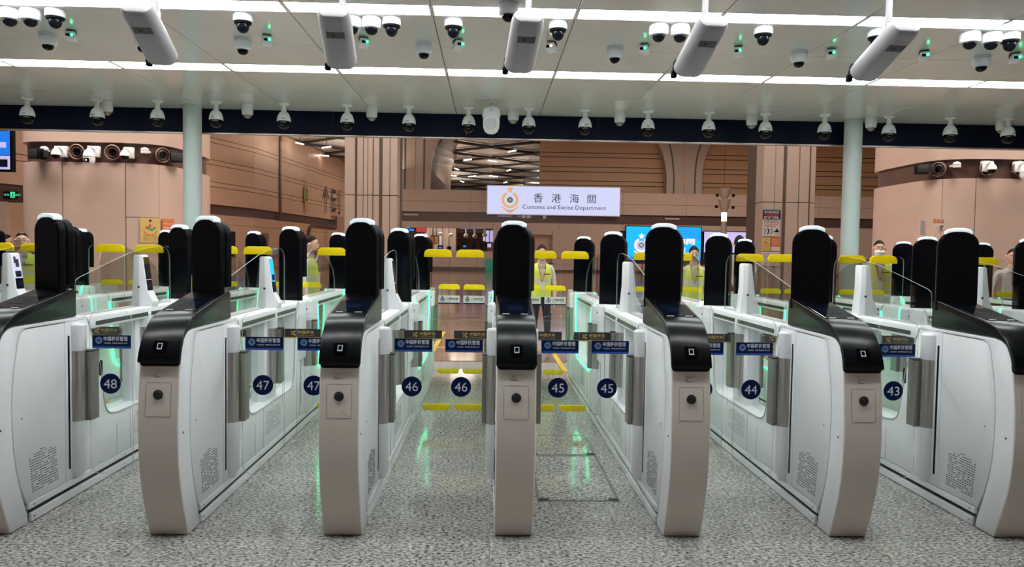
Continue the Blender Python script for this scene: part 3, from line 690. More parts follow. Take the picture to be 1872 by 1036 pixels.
def ptz():
    e = empty('pendant_camera')
    MB().lathe([(.060, 0), (.062, -.018), (.050, -.030), (.026, -.036)], n=28).build('mount_plate', 'cam', e)
    MB().lathe([(.024, -.034), (.024, -.085), (.029, -.088), (.029, -.11)], n=20).build('stem', 'cam', e)
    MB().lathe([(.030, -.105), (.046, -.115), (.062, -.14), (.073, -.175), (.077, -.205), (.076, -.212)], n=32).build('shroud', 'cam', e)
    d = MB().lathe([(.066, -.208)]+[(.066*math.cos(a), -.235-.066*math.sin(a)) for a in (-.2, 0, .3, .6, .9, 1.2, 1.45)], n=32).build('dome', 'camd', e)
    MB().lathe([(.020, 0), (.022, .006), (.014, .008)], (0, 0, 0), 18, Matrix.Translation((0, -.058, -.25)) @ Matrix.Rotation(1.45, 4, 'X')).build('lens', 'gloss', d)
    MB().box(-.008, .03, -.078, -.070, -.197, -.186).build('maker_mark', 'groove', e, smooth=False)
    index(e); return e
def putcam(first, e0, k, loc, label, group, cat='security camera', rz=0):
    e = e0 if k == 0 else copy_tree(e0)
    e.location = loc; e.rotation_euler = (0, 0, rz); tag(e, label, cat, group); return e
A = dome_cam('a')
ua = [(101, 37), (444, 47), (716, 54), (829, 57), (1020, 63), (1395, 76), (1603, 72), (1846, 76), (1140, -60)]
ua = sorted(ua[:8])
for k, (u, v) in enumerate(ua):
    p = at(u, v-6, 5.36); putcam(A, A, k, (p[0], 5.36, CZT), 'white dome camera with broad dark visor, %s' % ORD[k], 'visored dome cameras on the ceiling')
B = dome_cam('b')
ub = [18, 56, 643, 679, 930, 1204, 1243, 1773, 1812]
for k, u in enumerate(ub):
    Y = 5.36 if u != 930 else 4.98
    v = 40; p = at(u, 40 if u < 900 else 70 if u > 1000 else 10, Y)
    putcam(B, B, k, (p[0], Y, CZT), 'plain white dome camera, %s' % (['at the left edge', 'second at the left edge', 'first behind the second hanging reader', 'left of the visored one near the second reader', 'partly behind the middle hanging reader', 'left one of the pair by the fourth reader', 'right one of the pair by the fourth reader', 'left one of the pair at the right edge', 'right one of the pair at the right edge'][k]), 'plain white dome cameras on the ceiling')
Cc = dome_cam('c')
for k, u in enumerate((88, 262, 444, 775, 1124, 1461, 1795)):
    p = at(u, 90, 5.96); putcam(Cc, Cc, k, (p[0], 5.96, CZT), 'tapered white dome camera midway between the two light rows, %s' % ORD[k], 'tapered dome cameras on the ceiling')
D = dome_cam('d')
for k, u in enumerate((203, 457, 682, 938, 1131, 1370, 1586, 1823)):
    p = at(u, 205, 8.75); putcam(D, D, k, (p[0], 8.66, CZT), 'short white drop camera against the navy bulkhead, %s' % ORD[k], 'short drop cameras along the bulkhead')
P_ = ptz()
for k, u in enumerate((50, 178, 288, 395, 519, 635, 748, 857, 967, 1070, 1185, 1296, 1400, 1508, 1626, 1738, 1844)):
    p = at(u, 210, 8.5); putcam(P_, P_, k, (p[0], 8.5, CZT), 'white pendant camera with black ball along the navy bulkhead, %s' % ORD[k], 'pendant cameras along the bulkhead', rz=random.uniform(-.4, .4))
e = empty('pendant_camera', (at(898, 230, 8.2)[0], 8.2, CZT)); tag(e, 'largest white pendant camera, turned to the wall, near the middle of the bulkhead', 'security camera')
MB().lathe([(.05, 0), (.05, -.01), (.018, -.014), (.018, -.05), (.030, -.055)], n=24).build('mount_plate', 'cam', e)
MB().lathe([(.030, -.05), (.062, -.06), (.088, -.085), (.098, -.125), (.100, -.165), (.094, -.172)], n=36).build('shroud', 'cam', e)
q = MB().lathe([(.090, -.165), (.092, -.24), (.088, -.29), (.070, -.33), (.04, -.352), (.01, -.357)], n=36).build('camera_ball', 'cam', e)
MB().prism(rrect(-.058, .058, -.315, -.195, .045, 6), -.098, -.085, 'y').build('face_plate', 'reader', q, bevel=.006)
MB().box(-.02, .02, -.103, -.096, -.118, -.110).build('maker_mark', 'groove', e, smooth=False)
# green-lit sensor boxes
def sensor():
    e = empty('ceiling_sensor')
    MB().box(-.032, .032, -.01, .055, -.030, 0).build('bracket', 'pblack', e, bevel=.003)
    MB().box(-.036, .036, -.05, .05, -.072, -.026, Matrix.Rotation(-.18, 4, 'X')).build('housing', 'cam', e, bevel=.005)
    MB().box(-.026, .026, -.053, -.048, -.070, -.050, Matrix.Rotation(-.18, 4, 'X')).build('lens_window', 'pblack', e, smooth=False)
    MB().prism(circ(.014, -.060, .010, 16), -.058, -.052, 'y', Matrix.Rotation(-.18, 4, 'X')).build('indicator', 'led', e)
    index(e); return e
s0 = sensor()
us = (130, 488, 665, 838, 1008, 1178, 1350, 1520, 1690, 1857)
for k, u in enumerate(us):
    p = at(u, 88, 5.85)
    e = putcam(s0, s0, k, (p[0], 5.85, CZT), 'small white ceiling sensor on a black bracket, %s' % (ORD[k] if u != 1008 else 'the only one lit amber'), 'small lit sensors between the light rows', 'sensor', rz=math.atan2(-p[0], 5.85)*-1.0*(-1) if 0 else (.35 if u < 900 else -.35))
    if u == 1008:
        for c in e.children:
            if c.name.startswith('indicator'):
                c.data = c.data.copy(); c.data.materials[0] = M['amber']; plabel(c, 'amber indicator light')

# ================================================================ HALL BEYOND
HZ = 11.5
wf = struct(empty('wall_far', (0, 60, 0)))
def part(nm, mt, par, *boxes, bevel=0, org=(0, 0, 0)):
    mb = MB()
    for b in boxes: mb.box(b[0]-org[0], b[1]-org[0], b[2]-org[1], b[3]-org[1], b[4]-org[2], b[5]-org[2])
    return mb.build(nm, mt, par, smooth=False, bevel=bevel)
W0 = (0, 60, 0)
xs = [-7.5, -1.6, .25, 5.6, 10.8, 16, 21.6, 27, 35]
for a, b in zip(xs, xs[1:]):
    part('fascia_panel', 'pink', wf, (a+.01, b-.01, 60, 61, 4.72, 5.55), org=W0); part('fascia_panel', 'pink', wf, (a+.01, b-.01, 60, 61, 5.57, 6.5), org=W0)
    part('header_panel', 'pink', wf, (a+.01, b-.01, 60, 60.6, 3.42, 3.93), org=W0)
part('recess_band', 'brown', wf, (-7.5, 35, 60.25, 60.9, 3.93, 4.72), org=W0)
mb = MB()
for x in (-7.0, .6, 2.2, 14.3): mb.box(x, x+1.2, -.0+.15, .25, 4.40, 4.52)
mb.build('band_lamp', 'reader', wf, smooth=False)
mb = MB()
for x in (2.6, 3.0, 4.3): mb.box(x, x+.25, .12, .25, 4.3, 4.6)
mb.build('band_speaker', 'cam', wf, smooth=False)
for a, b in ((-7.5, -5.4), (-5.4, -3.2), (-3.2, -1.0), (-1.0, .25)):
    part('counter_panel', 'pink', wf, (a+.01, b-.01, 60, 60.8, .28, 1.58), org=W0)
part('skirting', 'brown', wf, (-7.5, .25, 59.95, 60.7, 0, .28), (.25, 3.1, 59.95, 60.7, 0, .15), (5.1, 35, 59.95, 60.7, 0, .15), org=W0)
for a, b, z0, z1 in ((.25, 3.1, .16, 3.42), (3.1, 5.1, 3.0, 3.42), (5.1, 7.2, .16, 3.42), (7.2, 10.6, .16, 3.42), (10.6, 16.6, .16, .75), (16.6, 22, .16, .75), (22, 35, .16, 3.42)):
    part('wall_panel', 'pink', wf, (a+.01, b-.01, 60, 60.6, z0, z1), org=W0)
part('back_panel', 'brown', wf, (10.6, 22, 60.3, 60.6, .75, 3.42), org=W0)
d1 = struct(empty('door_1', (4.1, 60.5, 0)))
part('door_leaf', 'tan', d1, (-.98, -.01, 0, .08, .01, 2.98), (.01, .98, 0, .08, .01, 2.98)); part('door_frame', 'pink', d1, (-1.05, -.98, -.1, .1, 0, 3.0), (.98, 1.05, -.1, .1, 0, 3.0))
part('name_plate', 'steeld', wf, (6.4, 7.0, 59.95, 60.0, 1.55, 1.85), org=W0)
# upper boarded wall behind
wu = struct(empty('wall_upper', (4.13, 62, 6)))
vz = [(463-v)/1350*62+1.55 for v in (352, 339.5, 331.5, 315.2, 306.2, 288.7, 280.5, 255, 240)]
zs = [5.9, vz[1], vz[2], vz[3], vz[4], vz[5], vz[6], vz[7]+.3, 13.2]
for a, b in zip(zs, zs[1:]):
    for x0, x1 in ((4.13, 19.7), (19.72, 40)):
        part('wall_board', 'tan2', wu, (x0, x1-.01, 62, 62.4, a+.035, b-.035), org=(4.13, 62, 6))
part('wall_core', 'brown', wu, (4.2, 40, 62.15, 62.6, 5.9, 13.2), org=(4.13, 62, 6))
for j in range(6): part('marble_panel', 'marble', wu, (4.10, 4.5, 62.4+j*5, 67.38+j*5, 5.9, 12.5), org=(4.13, 62, 6))
part('back_return', 'pink', wu, (-13, -4, 100, 101, 5.9, 8.6), org=(4.13, 62, 6)); part('dark_ledge', 'brown', wu, (-5.5, 4.1, 110, 111, 5.9, 8.2), org=(4.13, 62, 6))
# lit sign
x0, x1, z0, z1 = rect(891, 1132.5, 341.5, 392.5, 59.6)
sg = tag(empty('lit_sign', ((x0+x1)/2, 59.7, z0)), 'large lit white sign reading Customs and Excise Department with orange crest', 'sign')
w, h = x1-x0, z1-z0
MB().box(-w/2, w/2, -.15, .25, 0, h).build('sign_box', ['signw'], sg, smooth=False)
mb = MB().box(-w/2-.06, w/2+.06, -.17, .25, -.06, 0).box(-w/2-.06, w/2+.06, -.17, .25, h, h+.06).box(-w/2-.06, -w/2, -.17, .25, 0, h).box(w/2, w/2+.06, -.17, .25, 0, h)
mb.build('sign_frame', 'cam', sg, smooth=False)
px = w/241.5
def sx(u): return (u-1011.7)*px
def sz(v): return h-(v-341.5-(0))*h/51.0
mb = MB(); yy = -.16
mb.mi(0).text('香港海關', 23*px*.93, 0, 0, yy, bold=.004)
mb = MB(); mb.mi(0)
for ch, u in zip('香港海關', (983.3, 1016.2, 1049.3, 1081)):
    MB().text(ch, 18.2*px, sx(u), sz(369.2), yy, res=3).build('character', 'signk', sg, smooth=False)
mb.text('Customs and Excise Department', 10.6*px, sx(1031.5), sz(382.3), yy, width=153*px, res=3)
mb.build('lettering', 'signk', sg, smooth=False)
def crest(mb, cx, cz, r, y, a, b, c_):
    """ring wreath with ribbon, star and green centre; a, b, c_ are material slots (wreath, field, centre)"""
    mb.mi(a)
    n = 26
    for i in range(n):
        t0, t1 = math.radians(-68)+math.radians(316)*0, 0
        a0 = math.radians(118+304*i/n); a1 = math.radians(118+304*(i+1)/n)
        P = lambda t, q: (cx+math.cos(t)*q, y, cz+math.sin(t)*q)
        mb.add([P(a0, r*.74), P(a1, r*.74), P(a1, r*1.08), P(a0, r*1.08)], [(0, 1, 2, 3)])
    for k in (-1, 1):
        mb.flat([(cx, y-.001, cz-r*1.42), (cx+k*r*1.15, y-.001, cz-r*.78), (cx+k*r*1.05, y-.001, cz-r*1.02), (cx, y-.001, cz-r*1.72)])
    mb.flat([(p, y-.002, q) for p, q in star(cx, cz+r*1.30, r*.52, 5, .45)])
    mb.mi(b); disc(mb, cx, cz, r*.66, y-.001)
    mb.mi(c_); disc(mb, cx, cz-.02*r, r*.38, y-.003)
    mb.mi(a)
    for k in (-1, 1): mb.box(-r*.30, r*.30, -.001, .001, -r*.035, r*.035, Matrix.Translation((cx, y-.006, cz)) @ Matrix.Rotation(k*.8, 4, 'Y'))
    mb.mi(c_).text('香港海關', r*.20, cx, cz-r*1.45, y-.008, res=1)
mb = MB(); crest(mb, sx(932), sz(366.5), 14.2*px, yy, 0, 1, 2)
mb.build('crest', ['signo', 'signw', 'signg'], sg, smooth=False)
# video wall
def vscreen(u0, u1, v0, v1, Y, mt, lab, cat='screen', name='video_screen', extra=None):
    x0, x1, z0, z1 = rect(u0, u1, v0, v1, Y); w, h = x1-x0, z1-z0
    e = tag(empty(name, ((x0+x1)/2, Y, z0)), lab, cat)
    MB().box(-w/2-.06, w/2+.06, 0, .15, -.06, h+.06).build('casing', 'pblack', e, smooth=False)
    MB().box(-w/2, w/2, -.02, 0, 0, h).build('display', mt, e, smooth=False)
    return e, w, h
e, w, h = vscreen(1144.5, 1281, 414.5, 476, 59.8, 'scyan', 'cyan video wall showing a crest, behind the gate pillars')
mb = MB(); crest(mb, -w/2+.205*w, h*.45, h*.20, -.03, 0, 1, 2); mb.build('screen_crest', ['spink', 'slil', 'signg'], e, smooth=False)
mb = MB(); mb.text('香港海關', h*.19, w*.16, h*.50, -.03, width=w*.52, bold=.03); mb.text('關 (', h*.17, w*.24, h*.26, -.03, bold=.03); mb.build('screen_lettering', 'spink', e, smooth=False)
mb = MB()
for j in range(7): mb.box(-w*.5+(.5+.05*j)*w*.9, w/2, -.025, -.02, h*(.95-.05*j), h*(.97-.05*j))
mb.mi(0).box(-w/2, w/2, -.024, -.02, 0, h*.10); mb.build('screen_waves', 'sblue', e, smooth=False)
e, w, h = vscreen(1287, 1379, 424, 476, 59.82, 'slil', 'lilac video screen right of the cyan one, half hidden by pillars')
MB().box(-w/2, w/2, -.03, -.02, 0, h*.28).build('screen_lower_band', 'display', e, smooth=False)
e, w, h = vscreen(1384, 1410, 425, 476, 59.84, 'scyan', 'narrow blue screen beside the poster pillar')
# arch columns
def flare(u0, u1, name, lab, left=True, right=True):
    Y = 60.9
    def X(u): return (u-894.5)*Y/1350
    def Z(v): return (463.5-v)*Y/1350+1.55
    um = (u0+u1)/2; R_ = [(u1, 360), (u1, 322), (u1+2, 300), (u1+6.5, 280), (u1+15, 262), (u1+28, 247), (u1+60, 228)]
    if not right: R_ = [(u1, 360), (u1, 228)]
    Lf = [(u0, 360), (u0, 322), (u0-3, 300), (u0-8, 280), (u0-16, 262), (u0-30, 247), (u0-62, 228)]
    if not left: Lf = [(u0, 360), (u0, 228)]
    e = struct(empty(name, (X(um), Y, 6))); e['label'] = lab
    pts = [(X(u)-X(um), Z(v)-6) for u, v in R_]+[(X(u)-X(um), Z(v)-6) for u, v in Lf[::-1]]
    MB().prism(pts, 0, 1.0, 'y').build('arch_shaft', 'pillar', e, smooth=False)
    # raised ribs following the flare
    for t in (.20, .5, .80):
        mb = MB(); d = .05
        A_ = [(u_l+(u_r-u_l)*t, v) for (u_l, v), (u_r, _) in zip(Lf, R_)] if len(Lf) == len(R_) else None
        if A_ is None: A_ = [(u0+(u1-u0)*t, 360), (u0+(u1-u0)*t, 228)]
        for (a, va), (b, vb) in zip(A_, A_[1:]):
            mb.add([(X(a)-X(um)-d, -.06, Z(va)-6), (X(a)-X(um)+d, -.06, Z(va)-6), (X(b)-X(um)+d, -.06, Z(vb)-6), (X(b)-X(um)-d, -.06, Z(vb)-6),
                    (X(a)-X(um)-d, .02, Z(va)-6), (X(a)-X(um)+d, .02, Z(va)-6), (X(b)-X(um)+d, .02, Z(vb)-6), (X(b)-X(um)-d, .02, Z(vb)-6)], [(0, 1, 2, 3), (0, 3, 7, 4), (1, 5, 6, 2)])
        mb.build('rib', 'pgroove' if t != .5 else 'tan', e, smooth=False)
    return e
flare(1217, 1282, 'trim_2', 'flared stone arch column right of the lit sign')
flare(728, 785, 'trim_3', 'flared stone arch column left of the lit sign', left=False)
# soffit of the deep arch
def Yx(u, Y): return (u-894.5)*Y/1350
def Yz(v, Y): return (460.5-v)*Y/1350+1.55
A_ = [(785, 350), (786, 322), (788, 300), (792, 284), (798, 271), (808, 259), (822, 248), (842, 238), (870, 230), (910, 226)]
B_ = [(822, 350), (823, 322), (825, 305), (829, 295), (836, 286), (846, 279), (861, 272), (880, 266), (905, 261), (960, 256)]
e = struct(empty('trim_4', (-4, 62, 6))); e['label'] = 'dark bronze soffit of the deep arch'
for (a, b, c_, d) in zip(A_, A_[1:], B_, B_[1:]):
    pa, pb = (Yx(a[0], 61.9), 61.9, Yz(a[1], 61.9)), (Yx(b[0], 61.9), 61.9, Yz(b[1], 61.9))
    pc, pd = (Yx(c_[0], 80), 80, Yz(c_[1], 80)), (Yx(d[0], 80), 80, Yz(d[1], 80))
    v = [pa, pb, pd, pc]; v = [(x+4, y-62, z-6) for x, y, z in v]; v2 = [(x-.15, y, z+.15) for x, y, z in v]
    MB().add(v+v2, [(0, 1, 2, 3), (4, 7, 6, 5), (0, 4, 5, 1), (3, 2, 6, 7), (0, 3, 7, 4), (1, 5, 6, 2)]).build('soffit_panel', 'arch', e, smooth=False)
# fluted stone pillars
def pillar2(name, us, Y, lab, dark):
    e = struct(empty(name, (at(us[0], 400, Y)[0], Y, 0))); e['label'] = lab
    x_ = [at(u, 400, Y)[0]-e.location[0] for u in us]
    MB().box(x_[0]+.03, x_[-1]-.03, .12, 1.6, 0, 12).build('pillar_core', 'pgroove', e, smooth=False)
    for k, (a, b) in enumerate(zip(x_, x_[1:])):
        if k in dark: continue
        dy = (.0, .05, .08, .05)[k % 4]
        for z0, z1 in ((0, 3.3), (3.32, 5.6), (5.62, 12)):
            MB().box(a+.008, b-.008, dy, .7, z0, z1).build('pillar_panel', 'pillar', e, bevel=.012, seg=1)
    return e
pillar2('trim_5', (629, 648.5, 651, 663, 671.5, 681, 692.5, 697.5, 712, 726), 24, 'fluted stone pillar left of the lit sign', (1, 6))
pillar2('trim_6', (1393.5, 1415, 1431.5, 1437, 1460, 1478, 1481, 1491), 24, 'fluted stone pillar with posters', (2, 5))
# posters on the right pillar
x0, x1, z0, z1 = rect(1394.5, 1426.5, 382.5, 432, 23.9)
e = tag(empty('poster', ((x0+x1)/2, 23.93, z0)), 'navy and white notice with three chevrons on the fluted pillar', 'poster')
w, h = x1-x0, z1-z0
mb = MB(); mb.mi(0).box(-w/2, w/2, -.012, .0, 0, h); mb.mi(1).box(-w/2, w/2, -.016, -.012, h*.63, h); mb.mi(3).box(-w/2, w/2, -.018, -.012, h*.965, h)
mb.mi(0).text('香港居民請登記', .085, 0, h*.86, -.02, width=w*.86, bold=.02); mb.mi(4).text('使用智能通道,', .085, 0, h*.755, -.02, width=w*.86, bold=.02); mb.mi(0).text('請使用傳統櫃檯。', .085, 0, h*.66, -.02, width=w*.86, bold=.02)
mb.mi(2).text('Hong Kong residents who', .045, 0, h*.575, -.02, width=w*.86, bold=.02); mb.text('have NOT registered for the', .045, 0, h*.51, -.02, width=w*.86, bold=.02)
mb.mi(4).text('Smart Channel, please', .045, 0, h*.44, -.02, width=w*.86, bold=.02); mb.mi(2).text('use traditional counters.', .045, -w*.08, h*.37, -.02, width=w*.70, bold=.02)
for k, sl in ((0, 3), (1, 1), (2, 3)):
    x = -w*.43+k*w*.19; mb.mi(sl).flat([(p, -.02, q) for p, q in ((x, h*.08), (x+w*.07, h*.08), (x+w*.15, h*.19), (x+w*.07, h*.30), (x, h*.30), (x+w*.08, h*.19))])
mb.mi(1).box(w*.18, w*.44, -.02, -.012, h*.16, h*.21); disc(mb, w*.33, h*.27, w*.04, -.02); mb.box(w*.26, w*.40, -.02, -.012, h*.20, h*.245); mb.mi(2).box(w*.2, w*.42, -.02, -.012, h*.07, h*.08)
mb.build('poster_sheet', ['pwhite', 'navy', 'dprint', 'pteal', 'red'], e, smooth=False)
def small_poster(u0, u1, v0, v1, Y, mt, lab, kind, nrm=None):
    x0, x1, z0, z1 = rect(u0, u1, v0, v1, Y); w, h = x1-x0, z1-z0
    e = tag(empty('poster', ((x0+x1)/2, Y, z0)), lab, 'poster')
    mb = MB(); mb.mi(0).box(-w/2, w/2, -.008, 0, 0, h)
    if kind == 'smile':
        mb.mi(1); disc(mb, 0, h*.88, w*.07, -.010)
        n = 12
        for i in range(n):
            a, b = PI*1.1+PI*.8*i/n, PI*1.1+PI*.8*(i+1)/n
            mb.mi(2).flat([(math.cos(t)*q, -.010, h*.55+math.sin(t)*q) for t, q in ((a, w*.33), (b, w*.33), (b, w*.37), (a, w*.37))])
        for k, (x, z, s_) in enumerate(((-.18, .61, 2), (-.02, .68, 2), (.08, .52, 3), (.2, .59, 3), (-.05, .57, 3))): mb.mi(s_).box(w*x-w*.055, w*x+w*.055, -.011, -.010, h*z-h*.05, h*z+h*.05)
        mb.mi(4)
        for j in range(8): mb.box(-w*.36, -w*.02, -.010, -.009, h*(.08+.028*j), h*(.09+.028*j)); mb.box(w*.06, w*.36, -.010, -.009, h*(.08+.028*j), h*(.09+.028*j))
        ml = [mt, 'dprint', 'red', 'signg', 'gold']
    elif kind == 'orange':
        mb.mi(1).text('香港居民出入境', w*.12, 0, h*.78, -.010, width=w*.8, bold=.02); mb.box(-w*.4, w*.4, -.010, -.009, h*.62, h*.66); mb.box(-w*.25, w*.25, -.010, -.009, h*.48, h*.51); mb.box(-w*.5, w*.5, -.010, -.009, 0, h*.3)
        ml = [mt, 'pwhite']
    else:
        mb.mi(1)
        for j in range(12): mb.box(-w*.42, -w*.04, -.010, -.009, h*(.06+.075*j), h*(.085+.075*j)); mb.box(w*.06, w*.44, -.010, -.009, h*(.06+.075*j), h*(.085+.075*j))
        ml = [mt, 'groove']
    mb.build('poster_sheet', ml, e, smooth=False)
    return e
small_poster(1392.5, 1408, 433.5, 458.5, 23.93, 'pyel', 'yellow smile poster below the chevron notice on the pillar', 'smile')
small_poster(1409.5, 1425.5, 433.5, 458.5, 23.93, 'porg', 'orange and cream leaflet below the chevron notice', 'orange')
small_poster(1391.5, 1424, 460, 486, 23.93, 'pwhite', 'white closely printed sheets lowest on the fluted pillar', 'text')

# ---------------- left side wall, a polyline that recedes
wl = struct(empty('wall_left', (-21, 51, 0)))
PL = [(-31, 26), (-26, 37.5), (-21.4, 51), (-18.9, 60), (-17.6, 72), (-16.6, 83), (-15.8, 96)]
def wallseg(a, b, z0, z1, th, off, mt, nm):
    d = Vector((b[0]-a[0], b[1]-a[1], 0)); ln = d.length; d /= ln; n = Vector((d[1], -d[0], 0))
    if n[0] < 0: n = -n
    T = Matrix(((d[0], n[0], 0, a[0]+n[0]*off+21), (d[1], n[1], 0, a[1]+n[1]*off-51), (0, 0, 1, 0), (0, 0, 0, 1)))
    return MB().box(.01, ln-.01, -th, 0, z0, z1, T).build(nm, mt, wl, smooth=False)
zrow = [4.7, 6.0, 6.35, 7.6, 7.95, 9.2, 9.55, 11.5]
for a, b in zip(PL, PL[1:]):
    for z0, z1 in zip(zrow, zrow[1:]): wallseg(a, b, z0+.02, z1-.02, .3, 0, 'tan', 'wall_board')
    wallseg(a, b, 4.0, 4.7, .3, -.15, 'brown', 'recess_band')
    wallseg(a, b, 3.3, 3.98, .3, 0, 'tan', 'wall_board'); wallseg(a, b, 0, 3.28, .3, -.02, 'tan', 'wall_panel')
    wallseg(a, b, 4, 11.5, .1, -.3, 'brown', 'wall_core')
wallseg((-18.35, 65.0), (-18.30, 65.3), 4.0, 11.5, .1, .12, 'brown', 'dividing_post')
for y, nm in ((66, 0), (69.5, 1), (74, 2), (62.0, 3), (57, 4), (54, 5)):
    t = [q for q in zip(PL, PL[1:]) if q[0][1] <= y <= q[1][1]][0]; f = (y-t[0][1])/(t[1][1]-t[0][1]); x = t[0][0]+(t[1][0]-t[0][0])*f
    d_ = MB().box(-.0, .1, -.7, .7, 0, 2.6 if nm < 3 else 1.9).build('door_%d' % (nm+2), 'arch' if nm != 4 else 'pblack', None, smooth=False); d_.location = (x+.05, y, .0 if nm < 3 else .9); struct(d_)
# emblem and calligraphy on that wall
def wtrans(y, off=.06):
    t = [q for q in zip(PL, PL[1:]) if q[0][1] <= y <= q[1][1]][0]; f = (y-t[0][1])/(t[1][1]-t[0][1])
    d = Vector((t[1][0]-t[0][0], t[1][1]-t[0][1], 0)).normalized(); n = Vector((d[1], -d[0], 0)); x = t[0][0]+(t[1][0]-t[0][0])*f
    return Vector((x, y, 0))+n*off, math.atan2(d[1], d[0])
p, an = wtrans(76, .12)
e = tag(empty('portal_frame', (p[0], p[1], 0), an), 'rounded dark portal frame in the receding left wall', 'doorway')
MB().tube([(-4, 0, 0), (-4, 0, 3.0), (-3.8, 0, 3.5), (-3.3, 0, 3.8), (-2.8, 0, 3.9), (5, 0, 3.9)], .16, 8).build('frame_tube', 'brown', e)
def onwall(u, v):                                    # where the sight line meets the receding wall
    for a, b in zip(PL, PL[1:]):
        d = ray(u, v); ex, ey = b[0]-a[0], b[1]-a[1]
        den = d[0]*ey-d[1]*ex
        t = (a[0]*ey-a[1]*ex)/den; y = d[1]*t
        if a[1] <= y <= b[1]: return y, CZ+d[2]*t
y1, z1 = onwall(557, 356); p, an = wtrans(y1)
e = tag(empty('wall_emblem', (p[0], p[1], z1), an), 'golden crest with green centre mounted on the receding left wall', 'emblem')
mb = MB(); crest(mb, 0, 0, 1.0, -.12, 0, 1, 2); mb.build('crest', ['gold', 'brown', 'signg'], e, smooth=False)
MB().prism(circ(0, 0, .8, 24), -.11, 0, 'y').build('backing', 'gold', e, smooth=False); e.scale = (.5, 1, 1.0)
y1, z1 = onwall(608, 365); p, an = wtrans(y1)
e = tag(empty('wall_lettering', (p[0], p[1], z1), an), 'dark calligraphy characters on the receding left wall', 'lettering')
for k, (ch, dx) in enumerate((('个', -2.6), ('伝', 0), ('刂', 2.0))): MB().text(ch, 2.9, dx, -1.2, -.1, bold=.02, narrow=.62).build('character', 'dprint', e, smooth=False)
MB().text('智能通道', .8, .6, -2.3, -.1, bold=.03, width=2.4).build('small_characters', 'dprint', e, smooth=False)
# exit signs on the band, far left
for k, (u, v, lab, tx) in enumerate(((18, 356, 'green exit sign with running figure at the left edge', '出口'), (59, 360.5, 'green exit sign with arrow beside the curved left column', '←'))):
    p = at(u, v, 22.98); e = tag(empty('exit_sign', (p[0], 22.98, p[2])), lab, 'sign', 'green exit signs'); e.scale = (.68, .68, .68)
    MB().box(-.28, .28, 0, .1, -.15, .15).build('sign_case', 'pblack', e, smooth=False)
    mb = MB(); mb.prism(rrect(.03, .22, -.13, .13, .01, 1), -.012, 0, 'y')
    if k == 0: mb.text('安全', .12, -.13, -.04, -.012); mb.text('出口', .12, .36, -.04, -.012)
    else: mb.flat([(x, -.012, z) for x, z in ((-.2, 0), (-.12, .07), (-.12, .025), (-.02, .025), (-.02, -.025), (-.12, -.025), (-.12, -.07))])
    mb.build('sign_print', 'sgreen', e, smooth=False)
    mb = MB(); disc(mb, .14, .08, .025, -.016, 12); mb.box(.11, .16, -.016, -.013, -.03, .05); mb.box(.08, .12, -.016, -.013, -.1, -.03); mb.box(.15, .19, -.016, -.013, -.1, -.05); mb.build('running_figure', 'dprint', e, smooth=False)
# lit advertising screen at the left edge
x0, x1, z0, z1 = rect(-60, 18, 226, 309, 26); w, h = x1-x0, z1-z0
e = tag(empty('video_screen', ((x0+x1)/2, 26, z0)), 'blue advertising screen cut off by the left edge', 'screen')
MB().box(-w/2-.05, w/2+.07, 0, .2, -.07, h+.07).build('casing', 'pblack', e, smooth=False)
mb = MB(); mb.mi(0).box(-w/2, w/2, -.02, 0, h*.32, h); mb.mi(1).box(-w/2, w/2, -.02, 0, 0, h*.30); mb.mi(2).box(w*.25, w*.42, -.025, -.02, h*.48, h*.60); mb.mi(3).box(w*.2, w*.45, -.025, -.02, h*.05, h*.22); mb.mi(2).text('5A3', h*.09, w*.34, h*.50, -.03)
mb.mi(3).box(w*.1, w*.46, -.026, -.02, h*.84, h*.95)
mb.build('display', ['sblue', 'slil', 'slil', 'display'], e, smooth=False)
# low block in the far left (door, pale wall)
wb = struct(empty('wall_corner', (-17, 24, 0)))
part('wall_panel', 'tan', wb, (-24, -15.4, 23, 23.4, 2.55, 2.86), (-14.8, -13.0, 23.2, 23.6, 0, 2.86), org=(-17, 24, 0)); part('wall_panel', 'pink', wb, (-15.4, -14.75, 23.1, 23.5, 0, 2.86), org=(-17, 24, 0)); part('recess_band', 'brown', wb, (-24, -13, 23.1, 23.4, 2.87, 3.26), org=(-17, 24, 0))
dl = struct(empty('door_9', (-16, 23.4, 0))); part('door_leaf', 'arch', dl, (-.9, .65, 0, .1, 0, 2.5)); part('door_leaf', 'arch', dl, (-2.6, -.95, 0, .1, 0, 2.5)); part('closer_bar', 'reader', dl, (-.6, .2, -.05, 0, 2.4, 2.46))

# ---------------- hall ceiling with trusses and linear lamps
hc = struct(empty('ceiling_hall', (0, 60, HZ)))
MB().box(-45, 45, -48, 80, .5, .8).build('ceiling_deck', 'arch', hc, smooth=False)
for i in range(-3, 3):
    for j in range(0, 9):
        x, y = i*9+4.5, 58+j*8-60
        mb = MB(); mb.prism([(x-4.2, y+4), (x, y+.2), (x+4.2, y+4), (x, y+7.8)], .15, .3, 'z'); mb.build('ceiling_panel', 'hceil', hc, smooth=False)
        mb = MB(); x += 4.5; y += 4; mb.prism([(x-4.2, y+4), (x, y+.2), (x+4.2, y+4), (x, y+7.8)], .15, .3, 'z'); mb.build('ceiling_panel', 'hceil', hc, smooth=False)
tr = MB()
for i in range(-4, 4):
    for j in range(0, 9):
        x, y = i*9+4.5, 58+j*8-60
        for a, b in (((x-4.5, y+4), (x, y)), ((x, y), (x+4.5, y+4)), ((x-4.5, y+4), (x, y+8)), ((x, y+8), (x+4.5, y+4))):
            tr.tube([(a[0], a[1], -.1), (b[0], b[1], -.1)], .13, 6)
tr.build('roof_truss', 'truss', hc, smooth=False)
